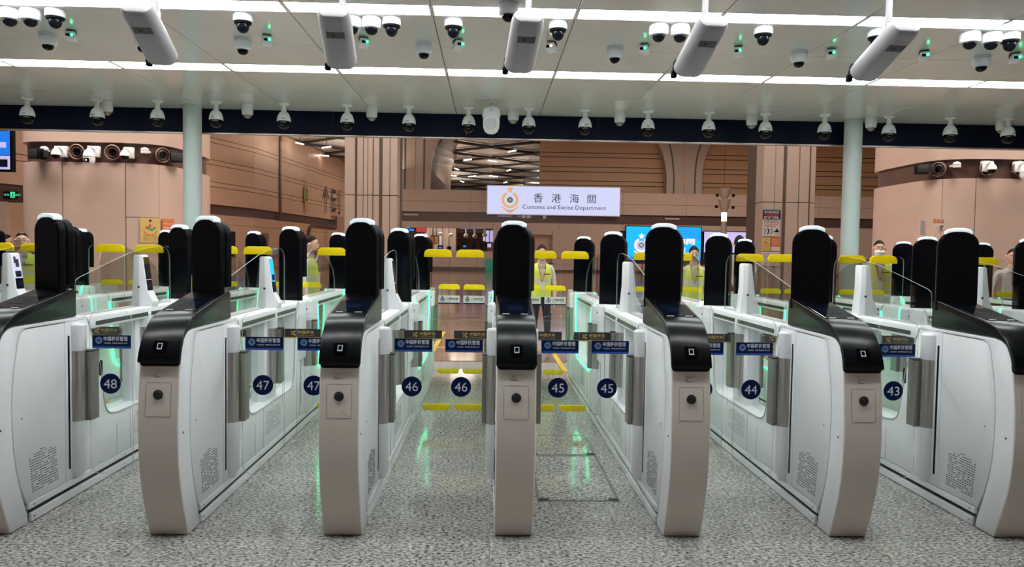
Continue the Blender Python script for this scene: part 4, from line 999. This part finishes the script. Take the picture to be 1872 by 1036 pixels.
lp = [(509, 244, 0), (548, 262, .9), (597, 269, -.5), (590, 284, .4), (855, 292, -.6), (900, 294, .6), (835, 309, .9), (930, 311, -.9), (863, 322, -.5), (902, 322, .5), (845, 332, .9), (924, 333, -.9), (936, 276, -.7), (828, 321, .6)]
l0 = None
for k, (u, v, a) in enumerate(lp):
    p = atz(u, v, HZ-.5)
    if l0 is None:
        l0 = empty('linear_lamp'); MB().box(-.62, .62, -.04, .04, -.04, .02).build('tube', 'lamp', l0, smooth=False); MB().box(-.62, .62, -.06, .06, .02, .08).build('rail', 'cam', l0, smooth=False); MB().box(-.02, .02, -.02, .02, .1, .6).build('hanger', 'truss', l0, smooth=False); index(l0); q = l0
    else: q = copy_tree(l0)
    q.location = p; q.rotation_euler = (0, 0, a*1.4)
    tag(q, 'thin bright lamp bar, %s' % (['topmost at the left roof corner', 'second in the left roof corner', 'third in the left roof corner', 'lowest in the left roof corner'][k] if k < 4 else 'in the arch opening, number %s counted downwards' % ['one', 'two', 'three', 'four', 'five', 'six', 'seven', 'eight', 'nine', 'ten'][k-4]), 'lamp', 'lamp bars under the far roof')

# ---------------- big rounded columns with camera bands
def sup(a, b, t, n=4.2):
    c, s_ = math.cos(t), math.sin(t)
    return a*math.copysign(abs(c)**(2/n), c), b*math.copysign(abs(s_)**(2/n), s_)
def col_angle(u, cx, cy, a):
    for i in range(2000):
        t = -PI+PI*i/2000; x, y = sup(a, a, t); d = ray(u, 350)
        q = Vector((cx+x, cy+y, 0)); uu = 936+F*(Vector(R[0]).dot(q-Vector((0, 0, 0))+Vector((0, 0, 1)))/Vector(R[2]).dot(q+Vector((0, 0, 1))))
        if uu >= u: return t
    return -1.5
def big_column(name, cx, cy, a, lab, seams, split=None):
    e = struct(empty(name, (cx, cy, 0))); e['label'] = lab
    N = 72
    def ring(q0, q1, r0, z0, z1, nm, mt, gap=0):
        n = max(2, int((q1-q0)/(2*PI)*N)); ts = [q0+gap+(q1-q0-2*gap)*i/n for i in range(n+1)]
        out = [sup(a*r0, a*r0, t) for t in ts]; inn = [sup(a*(r0-.06), a*(r0-.06), t) for t in ts]
        mb = MB(); v = [(x, y, z0) for x, y in out]+[(x, y, z1) for x, y in out]+[(x, y, z0) for x, y in inn]+[(x, y, z1) for x, y in inn]; m_ = n+1; f = []
        for i in range(n): f += [(i, i+1, m_+i+1, m_+i), (2*m_+i, 3*m_+i, 3*m_+i+1, 2*m_+i+1), (m_+i, m_+i+1, 3*m_+i+1, 3*m_+i), (i, 2*m_+i, 2*m_+i+1, i+1)]
        f += [(0, m_, 3*m_, 2*m_), (n, 2*m_+n, 3*m_+n, m_+n)]
        return mb.add(v, f).build(nm, mt, e)
    ring(0, 2*PI, .955, 0, 7, 'column_core', 'brown')
    qs = seams
    for q0, q1 in zip(qs, qs[1:]+[qs[0]+2*PI]):
        if q0 == split: ring(q0, q1, 1.0, .02, 2.00, 'column_panel', 'pink', .004); ring(q0, q1, 1.0, 2.01, 2.84, 'column_panel', 'pink', .004)
        else: ring(q0, q1, 1.0, .02, 2.84, 'column_panel', 'pink', .004)
    ring(0, 2*PI, 1.0, 3.15, 7, 'column_hood', 'pink')
    return e
LCX, LCY, LA = -6.28, 12.9, 1.22
big_column('trim_7', LCX, LCY, LA, 'wide rounded panelled column at the left with a camera band', [col_angle(u, LCX, LCY, LA) for u in (113.5, 229.5, 290.5)]+[.2, 1.6, 2.6], col_angle(229.5, LCX, LCY, LA))
RCX, RCY, RA = 8.45, 12.9, 1.28
big_column('trim_8', RCX, RCY, RA, 'wide rounded panelled column at the right with a camera band', [col_angle(u, RCX, RCY, RA) for u in (1722.5, 1783.5)]+[-.6, .2, 1.6, 2.6], col_angle(1722.5, RCX, RCY, RA))
def on_col(u, cx, cy, a, v, out=0.0):
    """front surface point of the column seen along u"""
    d = ray(u, v); best = None
    for i in range(400):
        Y = cy-a-.3+i*.006; t = Y/d[1]; x = d[0]*t
        q = (abs((x-cx)/a)**4.2+abs((Y-cy)/a)**4.2)
        if q <= 1: return Vector((x, Y, CZ+d[2]*t))
    return Vector((d[0]*cy/d[1], cy, CZ+d[2]*cy/d[1]))
def nozzle(u, cx, cy, a, v, lab):
    p = on_col(u, cx, cy, a, v); gx, gy = (p[0]-cx)/a, (p[1]-cy)/a
    n = Vector((math.copysign(abs(gx)**3.2, gx), math.copysign(abs(gy)**3.2, gy), 0)).normalized()
    e = tag(empty('air_nozzle', (p[0], p[1], p[2]), math.atan2(n[1], n[0])+PI/2), lab, 'air nozzle', 'round air nozzles on the column bands')
    T = Matrix.Rotation(PI/2, 4, 'X')
    MB().lathe([(.09, .0), (.118, .02), (.122, .045), (.108, .055), (.098, .03), (.085, .02), (.083, 0)], n=36, M_=T @ Matrix.Translation((0, 0, -.01))).build('outer_ring', 'arch', e)
    MB().lathe([(.07, .0), (.082, .01), (.080, .032), (.068, .036), (.062, .012), (.05, .01)], n=32, M_=T @ Matrix.Translation((0, 0, .0))).build('inner_ring', 'brown', e)
    MB().lathe([(.058, .0), (.056, .012)], n=28, M_=T).build('throat', 'pblack', e)
for u, cc, lab in ((142, 0, 'round air nozzle left of the large camera on the left column'), (207, 0, 'round air nozzle right of the large camera on the left column'), (296, 0, 'round air nozzle at the right end of the left column band'),
               (1717, 1, 'round air nozzle at the left end of the right column band'), (1803, 1, 'round air nozzle in the middle of the right column band'), (1862, 1, 'round air nozzle near the right edge of the photo')):
    c_ = (LCX, LCY, LA) if cc == 0 else (RCX, RCY, RA); v = {142: 278, 207: 279, 296: 284, 1717: 310, 1803: 308, 1862: 308}[u]
    nozzle(u, *c_, v, lab)
def wall_ptz(u, v, c_, big, lab):
    p = on_col(u, *c_, v); gx, gy = (p[0]-c_[0])/c_[2], (p[1]-c_[1])/c_[2]
    n = Vector((math.copysign(abs(gx)**3.2, gx), math.copysign(abs(gy)**3.2, gy), 0)).normalized()
    e = tag(empty('wall_camera', (p[0], p[1], p[2]), math.atan2(n[1], n[0])+PI/2), lab, 'security camera', 'cameras on the rounded columns')
    k = 1.1 if big else .88
    MB().box(.02, .16, -.06, .02, -.08, .09).build('wall_box', 'cam', e, bevel=.01)
    MB().tube([(.09, -.05, .03), (.09, -.11, .05), (.09, -.18, .055), (.09, -.20, .04)], .018, 10).build('bracket_arm', 'cam', e)
    T = Matrix.Translation((.09, -.2, .05)) @ Matrix.Scale(k, 4)
    MB().lathe([(.022, .02), (.026, -.02), (.055, -.05), (.075, -.095), (.077, -.13), (.07, -.135)], n=28, M_=T).build('shroud', 'cam', e)
    if big:
        b = MB().lathe([(.072, -.13), (.076, -.17), (.066, -.21), (.04, -.235), (.01, -.24)], n=28, M_=T).build('camera_ball', 'cam', e)
        MB().prism(rrect(-.035, .035, -.215, -.155, .012), -.085, -.06, 'y', T).build('lens_face', 'gloss', b, bevel=.004)
        MB().prism(rrect(-.014, .014, -.20, -.17, .006), -.088, -.084, 'y', T).build('lens_mark', 'print', b, smooth=False)
    else:
        MB().lathe([(.064, -.13)]+[(.064*math.cos(a), -.145-.060*math.sin(a)) for a in (0, .3, .6, .9, 1.2, 1.45)], n=28, M_=T).build('dome', 'camd', e)
LC, RC = (LCX, LCY, LA), (RCX, RCY, RA)
wall_ptz(106, 278, LC, 0, 'small white wall camera with black ball at the left of the left column band')
wall_ptz(165, 278, LC, 1, 'large white wall camera in the middle of the left column band')
wall_ptz(226, 280, LC, 0, 'small white wall camera with black ball at the right of the left column band')
wall_ptz(1790, 305, RC, 0, 'small white wall camera with black ball on the right column band')
wall_ptz(1849, 306, RC, 1, 'large white wall camera at the right edge on the right column band')
for u, v, c_, lab in ((85, 272, LC, 'small round white alarm dome at the far left of the left band'), (268, 274, LC, 'small round white alarm dome on the left band'), (1745, 300, RC, 'small round white alarm dome on the right band')):
    p = on_col(u, *c_, v); e = tag(empty('alarm_dome', p), lab, 'alarm', 'white alarm domes on the column bands')
    MB().lathe([(.058, -.06), (.060, 0), (.045, .02), (.02, .03)], (0, -.06, 0), 28).build('housing', 'cam', e); MB().box(-.03, .03, -.05, .08, -.04, -.01).build('mount', 'cam', e); MB().lathe([(.061, -.012), (.061, -.016)], (0, -.06, 0), 28).build('joint_ring', 'groove', e)
for u, v, c_, s, lab in ((76, 283, LC, -1, 'black loudspeaker at the left end of the left column band'), (326, 289, LC, 1, 'black loudspeaker at the right end of the left column band'), (1683, 311, RC, -1, 'black loudspeaker at the left end of the right column band')):
    p = on_col({76: 88, 326: 318, 1683: 1697}[u], *c_, v)+Vector((s*(.10 if u != 1683 else .17), -.10, 0)); e = tag(empty('loudspeaker', p, s*.3), lab, 'loudspeaker', 'black loudspeakers on the column bands')
    MB().box(-.10, .10, -.09, .09, -.08, .08).build('cabinet', 'pblack', e, bevel=.02); MB().box(-.085, .085, -.094, -.088, -.065, .065).build('grille', 'dark', e, bevel=.003); MB().box(-s*.16-.03, -s*.16+.03, -.02, .02, -.05, .05).build('bracket', 'dark', e, smooth=False)
# posters on the left column (yellow, orange)
for u0, u1, v0, v1, mt, lab, kd in ((257.5, 291, 398, 443, 'pyel', 'yellow smile poster on the rounded left column', 'smile'), (291.5, 318, 400, 446, 'porg', 'orange notice beside the yellow poster on the left column', 'orange')):
    pa, pb = on_col(u0, *LC, (v0+v1)/2), on_col(u1, *LC, (v0+v1)/2)
    zc0, zc1 = at((u0+u1)/2, v1, (pa[1]+pb[1])/2)[2], at((u0+u1)/2, v0, (pa[1]+pb[1])/2)[2]
    e = small_poster(u0, u1, v0, v1, (pa[1]+pb[1])/2, mt, lab, kd); dd = (pb-pa).normalized(); nn = Vector((dd[1], -dd[0], 0))
    e.location = Vector(((pa[0]+pb[0])/2, (pa[1]+pb[1])/2, e.location[2]))+nn*(.02 if kd == 'smile' else .032); e.rotation_euler = (0, 0, math.atan2(dd[1], dd[0]))
# red notice on the right column
small_poster(1706, 1738, 400, 412, on_col(1722, RCX, RCY, RA, 406)[1]-.012, 'porg', 'orange notice on the rounded right column behind the pillars', 'orange')
small_poster(1680, 1704, 401, 430, on_col(1690, RCX, RCY, RA, 412)[1]-.012, 'pwhite', 'white printed sheet on the rounded right column edge', 'text')

# ---------------- lamp tree
p = at(1323, 420, 35)
e = tag(empty('lamp_tree', (p[0], 35, 0)), 'beige flower shaped lamp post with a lit yellow section and small cameras', 'lamp post')
MB().lathe([(.16, 0), (.14, 2.9), (.14, 3.0)], n=20).build('post', 'pillar', e)
k_ = 35/1350
def zz(v): return (466.5-v)*k_+1.55
MB().lathe([(.125, zz(404)), (.125, zz(388))], n=20).build('lamp_glass', 'wlamp', e); MB().lathe([(.13, zz(422)-.3), (.12, zz(404))], n=20).build('lower_post', 'pillar', e)
MB().lathe([(.12, zz(388)), (.20, zz(380)), (.30, zz(364)), (.26, zz(363)), (.10, zz(375))], n=20).build('lower_flower', 'pillar', e)
MB().lathe([(.12, zz(366)), (.18, zz(358)), (.30, zz(346)), (.26, zz(344)), (.10, zz(356))], n=20).build('upper_flower', 'pillar', e)
for k, (du, v) in enumerate(((-14, 356), (16, 356), (-15, 377), (4, 376), (16, 378), (4, 357))):
    x = du*k_; c_ = MB().box(x-.06, x+.06, -.08, .04, zz(v)-.08, zz(v)+.06).build('small_camera', 'pblack', e, bevel=.02); MB().tube([(x, 0, zz(v)), (0, 0, zz(v)-.05)], .018, 6).build('arm', 'pillar', c_)
MB().box(-8.5, 3.9, 61.3, 80, 5.0, 5.2).build('ceiling_inner', 'hceil', None, smooth=False)['kind'] = 'structure'
# items seen behind the far opening (far inner hall)
wi = struct(empty('wall_inner', (-3, 78, 0)))
part('wall_panel', 'tan', wi, (-16, -6.6, 78, 78.4, 0, 5), (-5.0, 0.6, 78, 78.4, 0, 5), (.6, 6, 78, 78.4, 0, 5), org=(-3, 78, 0)); part('dark_band', 'brown', wi, (-3.4, 1.2, 77.8, 78, 3.0, 3.5), org=(-3, 78, 0)); part('wall_recess', 'pgroove', wi, (-3.4, -.3, 77.9, 78, 1.2, 2.9), (-11.5, -7.2, 77.9, 78, 1, 4.6), org=(-3, 78, 0))
part('pillar_panel', 'pillar', wi, (-6.3, -5.5, 72, 73, 0, 5), (-5.45, -4.9, 72.2, 73, 0, 5), (-4.6, -4.0, 72, 73, 0, 5), (-3.95, -3.3, 72.2, 73, 0, 5), org=(-3, 78, 0)); part('pillar_panel', 'column', wi, (-4.85, -4.65, 71.7, 72, 0, 5), org=(-3, 78, 0))
for k, (u, v0, v1) in enumerate(((805, 415, 428), (824, 415, 430), (852, 416, 431), (868, 416, 432), (886, 418, 430))):
    p = at(u, v1, 68); q = at(u, v0, 68); e = tag(empty('pendant_camera', (p[0], 68, p[2])), 'tiny white camera on a hanging pole inside the far opening, %s' % ORD[k], 'security camera', 'cameras on poles in the far hall')
    MB().lathe([(.09, .1), (.09, 5.0-p[2])], n=10).build('pole', 'cam', e); MB().lathe([(.12, -.12), (.22, -.06), (.22, .1), (.1, .2)], n=14).build('camera_head', 'cam', e)
for k, (u0, u1, v0, v1, mt, lab) in enumerate(((842, 882.5, 415.5, 418.5, 'sblue', 'thin blue lit header board in the far opening'), (800, 807.5, 417, 426, 'sgreen', 'green round lit sign in the far opening'), (883, 897, 428.5, 440.5, 'slil', 'left lilac screen in the far opening'), (888, 906, 421, 442, 'slil', 'upper pale screen partly behind the middle pillar'), (891, 898, 445, 452, 'slil', 'small low lilac screen in the far opening'),
        (742, 749, 413.5, 417, 'scyan', 'small cyan lit board beside the fluted pillar'), (748, 757, 418, 422, 'sblue', 'small violet blue lit board above a pillar top'), (761, 779, 415, 424, 'red', 'dark red banner in the far opening'), (786, 802, 416, 430, 'pwhite', 'pale notice board in the far opening'), (787, 795, 432, 445, 'porg', 'orange leaflet in the far opening'), (795, 801, 432, 445, 'pyel', 'yellow leaflet in the far opening'))):
    x0, x1, z0, z1 = rect(u0, u1, v0, v1, 70-k*.15); e = tag(empty('notice_board', ((x0+x1)/2, 70-k*.15, z0)), lab, 'board')
    MB().box(-(x1-x0)/2-.04, (x1-x0)/2+.04, .0, .1, -.04, z1-z0+.04).build('board_case', 'pblack', e, smooth=False); MB().box(-(x1-x0)/2, (x1-x0)/2, -.03, 0, 0, z1-z0).build('board_face', mt, e, smooth=False); MB().box(-.03, .03, .02, .08, z1-z0, 5.0-z0).build('hanger', 'dark', e, smooth=False)
for k, (u0, u1, v0, v1) in enumerate(((800, 810, 448, 458), (817, 825, 450, 459), (835, 842, 449, 459), (845, 854, 444, 457), (864, 870, 445, 457), (878, 882, 445, 458), (886, 889, 446, 458))):
    x0, x1, z0, z1 = rect(u0, u1, v0, v1, 62); w = x1-x0; h = z1-z0
    e = tag(empty('counter_monitor', ((x0+x1)/2, 62, 1.0)), 'dark monitor on the far counter, %s' % ORD[k], 'monitor', 'monitors on the far counter')
    MB().prism(rrect(-w/2, w/2, z1-1-h*.75, z1-1, .06, 2), 0, .12, 'y').build('monitor_back', 'pblack', e, smooth=False); MB().box(-.06, .06, .02, .1, 0, z1-1-h*.7).build('stand', 'dark', e, smooth=False); MB().box(-w*.3, w*.3, -.01, 0, z1-1-h*.6, z1-1-h*.3).build('screen_glow', 'sblue' if k in (0, 3) else 'display', e, smooth=False)
fc = tag(empty('far_counter', (-3.6, 62.2, 0)), 'long low counter with monitors seen through the far opening', 'counter')
part('counter_body', 'pink', fc, (-3.6, 3.6, -.4, .5, 0, .96)); part('counter_top', 'pillar', fc, (-3.65, 3.65, -.5, .6, .96, 1.0))
# tape barrier posts in front of the far wall
for k, u in enumerate((789, 985, 1092, 1174)):
    p = at(u, 480, 56); e = tag(empty('barrier_post', (p[0], 56, 0)), 'thin brown tape barrier post in the far hall, %s' % ORD[k], 'barrier post', 'tape barrier posts in the far hall')
    MB().lathe([(.16, 0), (.15, .04), (.045, .06), (.045, 1.0)], n=14).build('post', 'brown', e); MB().lathe([(.07, 1.0), (.07, 1.14), (.03, 1.18)], n=14).build('tape_head', 'pblack', e)
p, q = at(985, 471, 56), at(1092, 472, 56); o = MB().box(p[0]+.09, q[0]-.09, 55.98, 56.02, p[2]-.05, p[2]+.05).build('barrier_tape', 'red', None, smooth=False); tag(o, 'red tape stretched between barrier posts in the far hall', 'barrier tape')
o = tag(MB().box(-.35, .35, -.2, .2, 0, 1.0).build('waste_bin', 'signg', None, bevel=.04), 'small green bin by the far counter', 'bin'); o.location = (at(895, 480, 58)[0], 58, 0)

# ================================================================ PEOPLE
def person(name, loc, rz, H, label, shirt='shirt', vest=True, female=False, mask=False, glasses=False, lanyard=False, bald=False, arm=0.0, lean=0, badge=False, seen='front'):
    root = tag(empty(name, loc, rz), label, 'person')
    k = H/1.75; sw = .185 if not female else .165
    J = {}; E_ = []; Rr = {}; mt = {}
    def j(n, p, r, par=None, m_=0):
        J[n] = Vector(p)*k; Rr[n] = (r[0]*k, r[1]*k) if isinstance(r, tuple) else (r*k, r*k); mt[n] = m_
        if par: E_.append((par, n))
    j('pelvis', (0, 0, .95), (.145, .105), None, 2); j('waist', (0, 0, 1.08), (.130, .098), 'pelvis', 1); j('chest', (0, -.005, 1.26), (.150, .108), 'waist', 1)
    j('upper', (0, 0, 1.38), (.125, .09), 'chest', 1); j('neck', (0, -.005, 1.47), .055, 'upper', 0); j('headb', (0, -.015, 1.555), .060, 'neck', 0)
    for s in (-1, 1):
        t = 'l' if s < 0 else 'r'
        j(t+'sh', (s*sw, 0, 1.405), .055, 'upper', 1); j(t+'el', (s*(sw+.05), .02, 1.13), .042, t+'sh', 1 if arm == 0 else 1)
        wy = -.06-arm*.22; wz = .89+arm*.17
        j(t+'wr', (s*(sw+.045-arm*.10), wy, wz), .027, t+'el', 0)
        j(t+'pa', (s*(sw+.04-arm*.13), wy-.03, wz-.06), (.033, .020), t+'wr', 0)
        for q in range(4):
            fx = (q-1.5)*.017; ln = (.06, .072, .068, .052)[q]
            b = J[t+'pa']/k
            j(t+'f%d' % q, (b[0]+s*.004, b[1]+fx, b[2]-.045), .0095, t+'pa', 0); j(t+'g%d' % q, (b[0]-s*.008, b[1]+fx, b[2]-.045-ln*.6), .0085, t+'f%d' % q, 0)
        b = J[t+'pa']/k; j(t+'th', (b[0]-s*.012, b[1]-.040, b[2]-.02), .010, t+'pa', 0); j(t+'tt', (b[0]-s*.018, b[1]-.048, b[2]-.052), .009, t+'th', 0)
        j(t+'hi', (s*.095, 0, .88), .098, 'pelvis', 2); j(t+'kn', (s*.11, -.01, .50), .062, t+'hi', 2); j(t+'an', (s*.115, .02, .10), .046, t+'kn', 2); j(t+'to', (s*.13, -.12, .035), .036, t+'an', 3)
    names = list(J); me = bpy.data.meshes.new('body'); me.from_pydata([tuple(J[n]) for n in names], [(names.index(a), names.index(b)) for a, b in E_], [])
    o = bpy.data.objects.new('body', me); C.objects.link(o)
    md = o.modifiers.new('s', 'SKIN'); md.use_smooth_shade = True
    for v, n in zip(me.skin_vertices[0].data, names): v.radius = Rr[n]; v.use_root = (n == 'pelvis')
    sb = o.modifiers.new('d', 'SUBSURF'); sb.levels = sb.render_levels = 1
    dg = bpy.context.evaluated_depsgraph_get(); m2 = bpy.data.meshes.new_from_object(o.evaluated_get(dg)); bpy.data.objects.remove(o)
    # head merged into the same mesh
    hv, hf = [], []; nu, nv = 28, 20; hc_ = Vector((0, -.02, 1.638))*k
    for a in range(nv+1):
        th = PI*a/nv
        for b in range(nu):
            ph = 2*PI*b/nu; x, y, z = math.sin(th)*math.sin(ph), -math.sin(th)*math.cos(ph), math.cos(th)
            wx = .076*(1-.22*max(0, -z)**1.3); wy = .095*(1-.10*max(0, -z)); X, Y, Z = x*wx, y*wy, z*.118
            if y < -.6 and abs(x) < .22 and -.35 < z < .12: Y -= .020*(1-abs(x)/.22)*(1-abs(z+.18)/.30 if abs(z+.18) < .30 else 0)     # nose
            if y < -.5 and .12 < abs(x) < .5 and -.02 < z < .2: Y += .006                                                            # eye sockets
            if y < -.6 and z < -.62: Y -= .006
            hv.append(tuple(hc_+Vector((X, Y, Z))*k))
    for a in range(nv):
        for b in range(nu): hf.append((a*nu+b, a*nu+(b+1) % nu, (a+1)*nu+(b+1) % nu, (a+1)*nu+b))
    base = [tuple(v.co) for v in m2.vertices]; fs = [tuple(p.vertices) for p in m2.polygons]
    mb = MB(); mb.v = base; mb.f = fs; nm = [(J[n], mt[n]) for n in names]; mid = []
    segs = [(J[a], J[b], mt[b]) for a, b in E_]
    for f in fs:
        c = Vector((0, 0, 0))
        for i in f: c += Vector(base[i])
        c /= len(f); best = None
        for a, b, q in segs:
            ab = b-a; t = max(0, min(1, (c-a).dot(ab)/ab.length_squared)); d = (c-a-ab*t).length
            if best is None or d < best[0]: best = (d, q)
        q = best[1]
        if c[2] < .98*k and abs(c[0]) < .2*k and q == 1: q = 2
        if c[2] > 1.44*k and abs(c[0]) < .1: q = 0
        mid.append(q)
    mb.m = mid; mb.k = 0; mb.add(hv, hf)
    for s in (-1, 1): mb.lathe([(.004*k, -.03*k), (.018*k, -.012*k), (.020*k, .012*k), (.006*k, .03*k)], (s*.077*k, hc_[1]+.005, hc_[2]-.005), 8)
    bd = mb.build('body', ['skin', shirt, 'trousers', 'shoe'], root)
    # face
    hz = hc_[2]; hy = hc_[1]
    mb = MB()
    for s in (-1, 1):
        mb.mi(0).lathe([(.001, -.008*k), (.013*k, 0), (.001, .008*k)], (s*.029*k, hy-.084*k, hz+.006*k), 10)
        mb.mi(1).lathe([(.001, -.006*k), (.0075*k, 0), (.001, .006*k)], (s*.029*k, hy-.092*k, hz+.006*k), 8)
        mb.mi(1).box(s*.029*k-.016*k, s*.029*k+.016*k, hy-.092*k, hy-.086*k, hz+.026*k, hz+.031*k)
    mb.build('eyes', ['print', 'hair'], root)
    if not mask: MB().lathe([(.001, -.006*k), (.020*k, 0), (.001, .006*k)], (0, hy-.083*k, hz-.062*k), 12).build('mouth', 'lip', root)
    # hair: shell over the skull
    mb = MB(); v = []; f = []; nu2 = 28; rows_ = 12
    for a in range(rows_+1):
        for b in range(nu2):
            ph = 2*PI*b/nu2; front = math.cos(ph); lim = (.30+.30*(1-front)*.5) if not female else (.33+.42*(1-front)*.5)
            if bald: lim = .30+.25*(1-front)*.5
            th = PI*lim*a/rows_; g = 1.04+.03*(female)
            X, Y, Z = math.sin(th)*math.sin(ph)*.076*g, -math.sin(th)*math.cos(ph)*.095*g, math.cos(th)*.118*g
            if bald and a < 6: X *= .93; Y *= .93; Z *= .93
            v.append(tuple(hc_+Vector((X, Y+.004, Z+.003))*k))
    for a in range(rows_):
        for b in range(nu2): f.append((a*nu2+b, a*nu2+(b+1) % nu2, (a+1)*nu2+(b+1) % nu2, (a+1)*nu2+b))
    mb.add(v, f)
    if female: mb.lathe([(.002, .045*k), (.036*k, .02*k), (.038*k, -.015*k), (.002, -.04*k)], (0, hy+.105*k, hz+.01*k), 14)
    mb.build('hair', 'hair', root)
    if mask:
        mb = MB(); v = []; f = []
        for a in range(6):
            z = -.006-.022*a
            for b in range(9):
                ph = -1.15+2.3*b/8; r_ = (.084-.010*abs(a-2.2)); v.append(tuple(hc_+Vector((math.sin(ph)*r_*.98, -math.cos(ph)*(r_+.030-.004*abs(a-2)), z))*k))
        for a in range(5):
            for b in range(8): f.append((a*9+b, a*9+b+1, (a+1)*9+b+1, (a+1)*9+b))
        mk = mb.add(v, f).build('face_mask', 'mask', root)
        MB().tube([tuple(hc_+Vector((sx_*.078, .0, -.02))*k) for sx_ in (-1, -1.02)], .002, 4).build('mask_loop', 'mask', mk)
    if glasses:
        mb = MB()
        for s in (-1, 1):
            pts = [tuple(hc_+Vector((s*.030+.021*math.cos(t), -.100, .006+.015*math.sin(t)))*k) for t in [2*PI*i/14 for i in range(15)]]
            mb.tube(pts, .0016, 5); mb.tube([tuple(hc_+Vector((s*.051, -.100, .010))*k), tuple(hc_+Vector((s*.080, .0, .008))*k)], .0015, 5)
        mb.tube([tuple(hc_+Vector((-.009, -.100, .01))*k), tuple(hc_+Vector((.009, -.100, .01))*k)], .0015, 5); mb.build('glasses', 'dark', root)
    # collar
    if vest or shirt == 'shirt':
        mb = MB()
        for s in (-1, 1): mb.prism([(s*.004, 1.425), (s*.055, 1.47), (s*.075, 1.50), (s*.062, 1.44), (s*.035, 1.395)], -.092, -.078, 'y', Matrix.Scale(k, 4))
        mb.build('shirt_collar', shirt, root)
        mb = MB()
        for s in (-1, 1): mb.box(s*.15-.035, s*.15+.035, -.03, .03, 1.458, 1.470, Matrix.Scale(k, 4))
        mb.build('shoulder_marks', 'hair', root)
    if vest:
        rings = [(.93, .178, .135), (.98, .176, .134), (1.04, .170, .130), (1.07, .170, .130), (1.13, .170, .130), (1.16, .172, .131), (1.22, .178, .132), (1.27, .180, .132), (1.33, .180, .128), (1.38, .172, .118), (1.42, .155, .10), (1.455, .120, .075), (1.468, .07, .05)]
        rm = [0, 0, 1, 0, 0, 1, 0, 0, 0, 0, 0, 0]
        mb = MB(); n = 32; v = []
        for z, a, b in rings:
            a = a*(.93 if female else 1)
            for i in range(n):
                t = 2*PI*i/n; v.append((a*k*math.sin(t), -b*k*math.cos(t)-.003, z*k))
        mb.v = v
        for q in range(len(rings)-1):
            for i in range(n):
                t = (i+.5)/n; fr = min(t, 1-t)          # 0 = front
                if q >= 7 and fr < .012+(q-6)*.013: continue
                mb.f.append((q*n+i, q*n+(i+1) % n, (q+1)*n+(i+1) % n, (q+1)*n+i)); mb.m.append(rm[q])
        vs_ = mb.build('safety_vest', ['hivis', 'reflect'], root)
        MB().box(.035*k, .13*k, -.137*k, -.132*k, 1.285*k, 1.30*k).build('chest_lettering', 'dprint', vs_, smooth=False)
    if lanyard:
        mb = MB()
        for s in (-1, 1): mb.tube([(s*.06*k, -.075*k, 1.47*k), (s*.055*k, -.125*k, 1.38*k), (s*.02*k, -.143*k, 1.24*k), (0, -.147*k, 1.17*k)], .005, 5)
        ly = mb.build('lanyard', 'lany', root); bg = MB().box(-.035*k, .035*k, -.152*k, -.148*k, 1.06*k, 1.165*k).build('badge', 'print', ly, smooth=False)
    return root
person('person', (at(990, 470, 11.2)[0], 11.2, 0), .05, 1.66, 'woman officer in a yellow reflective vest with red lanyard, behind lane 45', female=True, mask=True, lanyard=True)
person('person', (at(1268, 470, 11.0)[0], 11.0, 0), -.1, 1.67, 'woman officer with dark tied hair and vest, in front of the video wall', female=True, lanyard=True)
person('person', (at(1606, 470, 11.0)[0], 11.0, 0), -.3, 1.80, 'man in white face mask and vest by the right round column', mask=True, lanyard=True)
person('person', (at(40, 440, 10.6)[0], 10.6, 0), .55, 1.72, 'balding man with glasses and vest at the left edge', glasses=True, bald=True)
person('person', (at(11, 430, 15)[0], 15, 0), 1.9, 1.74, 'person in white uniform shirt seen from the side by the far left door', vest=False)
person('person', (at(566, 470, 9.9)[0], 9.9, 0), 1.5, 1.72, 'person in a yellow vest half hidden by a pillar above the 47 signs')
person('person', (at(1352, 430, 11.6)[0], 11.6, 0), PI-.4, 1.86, 'tall person in white short sleeves seen from behind the poster side pillar', vest=False)
person('person', (at(1851, 480, 10.6)[0], 10.6, 0), -.5, 1.70, 'person in a white shirt at the right edge between pillars', vest=False)
# only placed copies remain; remove nothing else
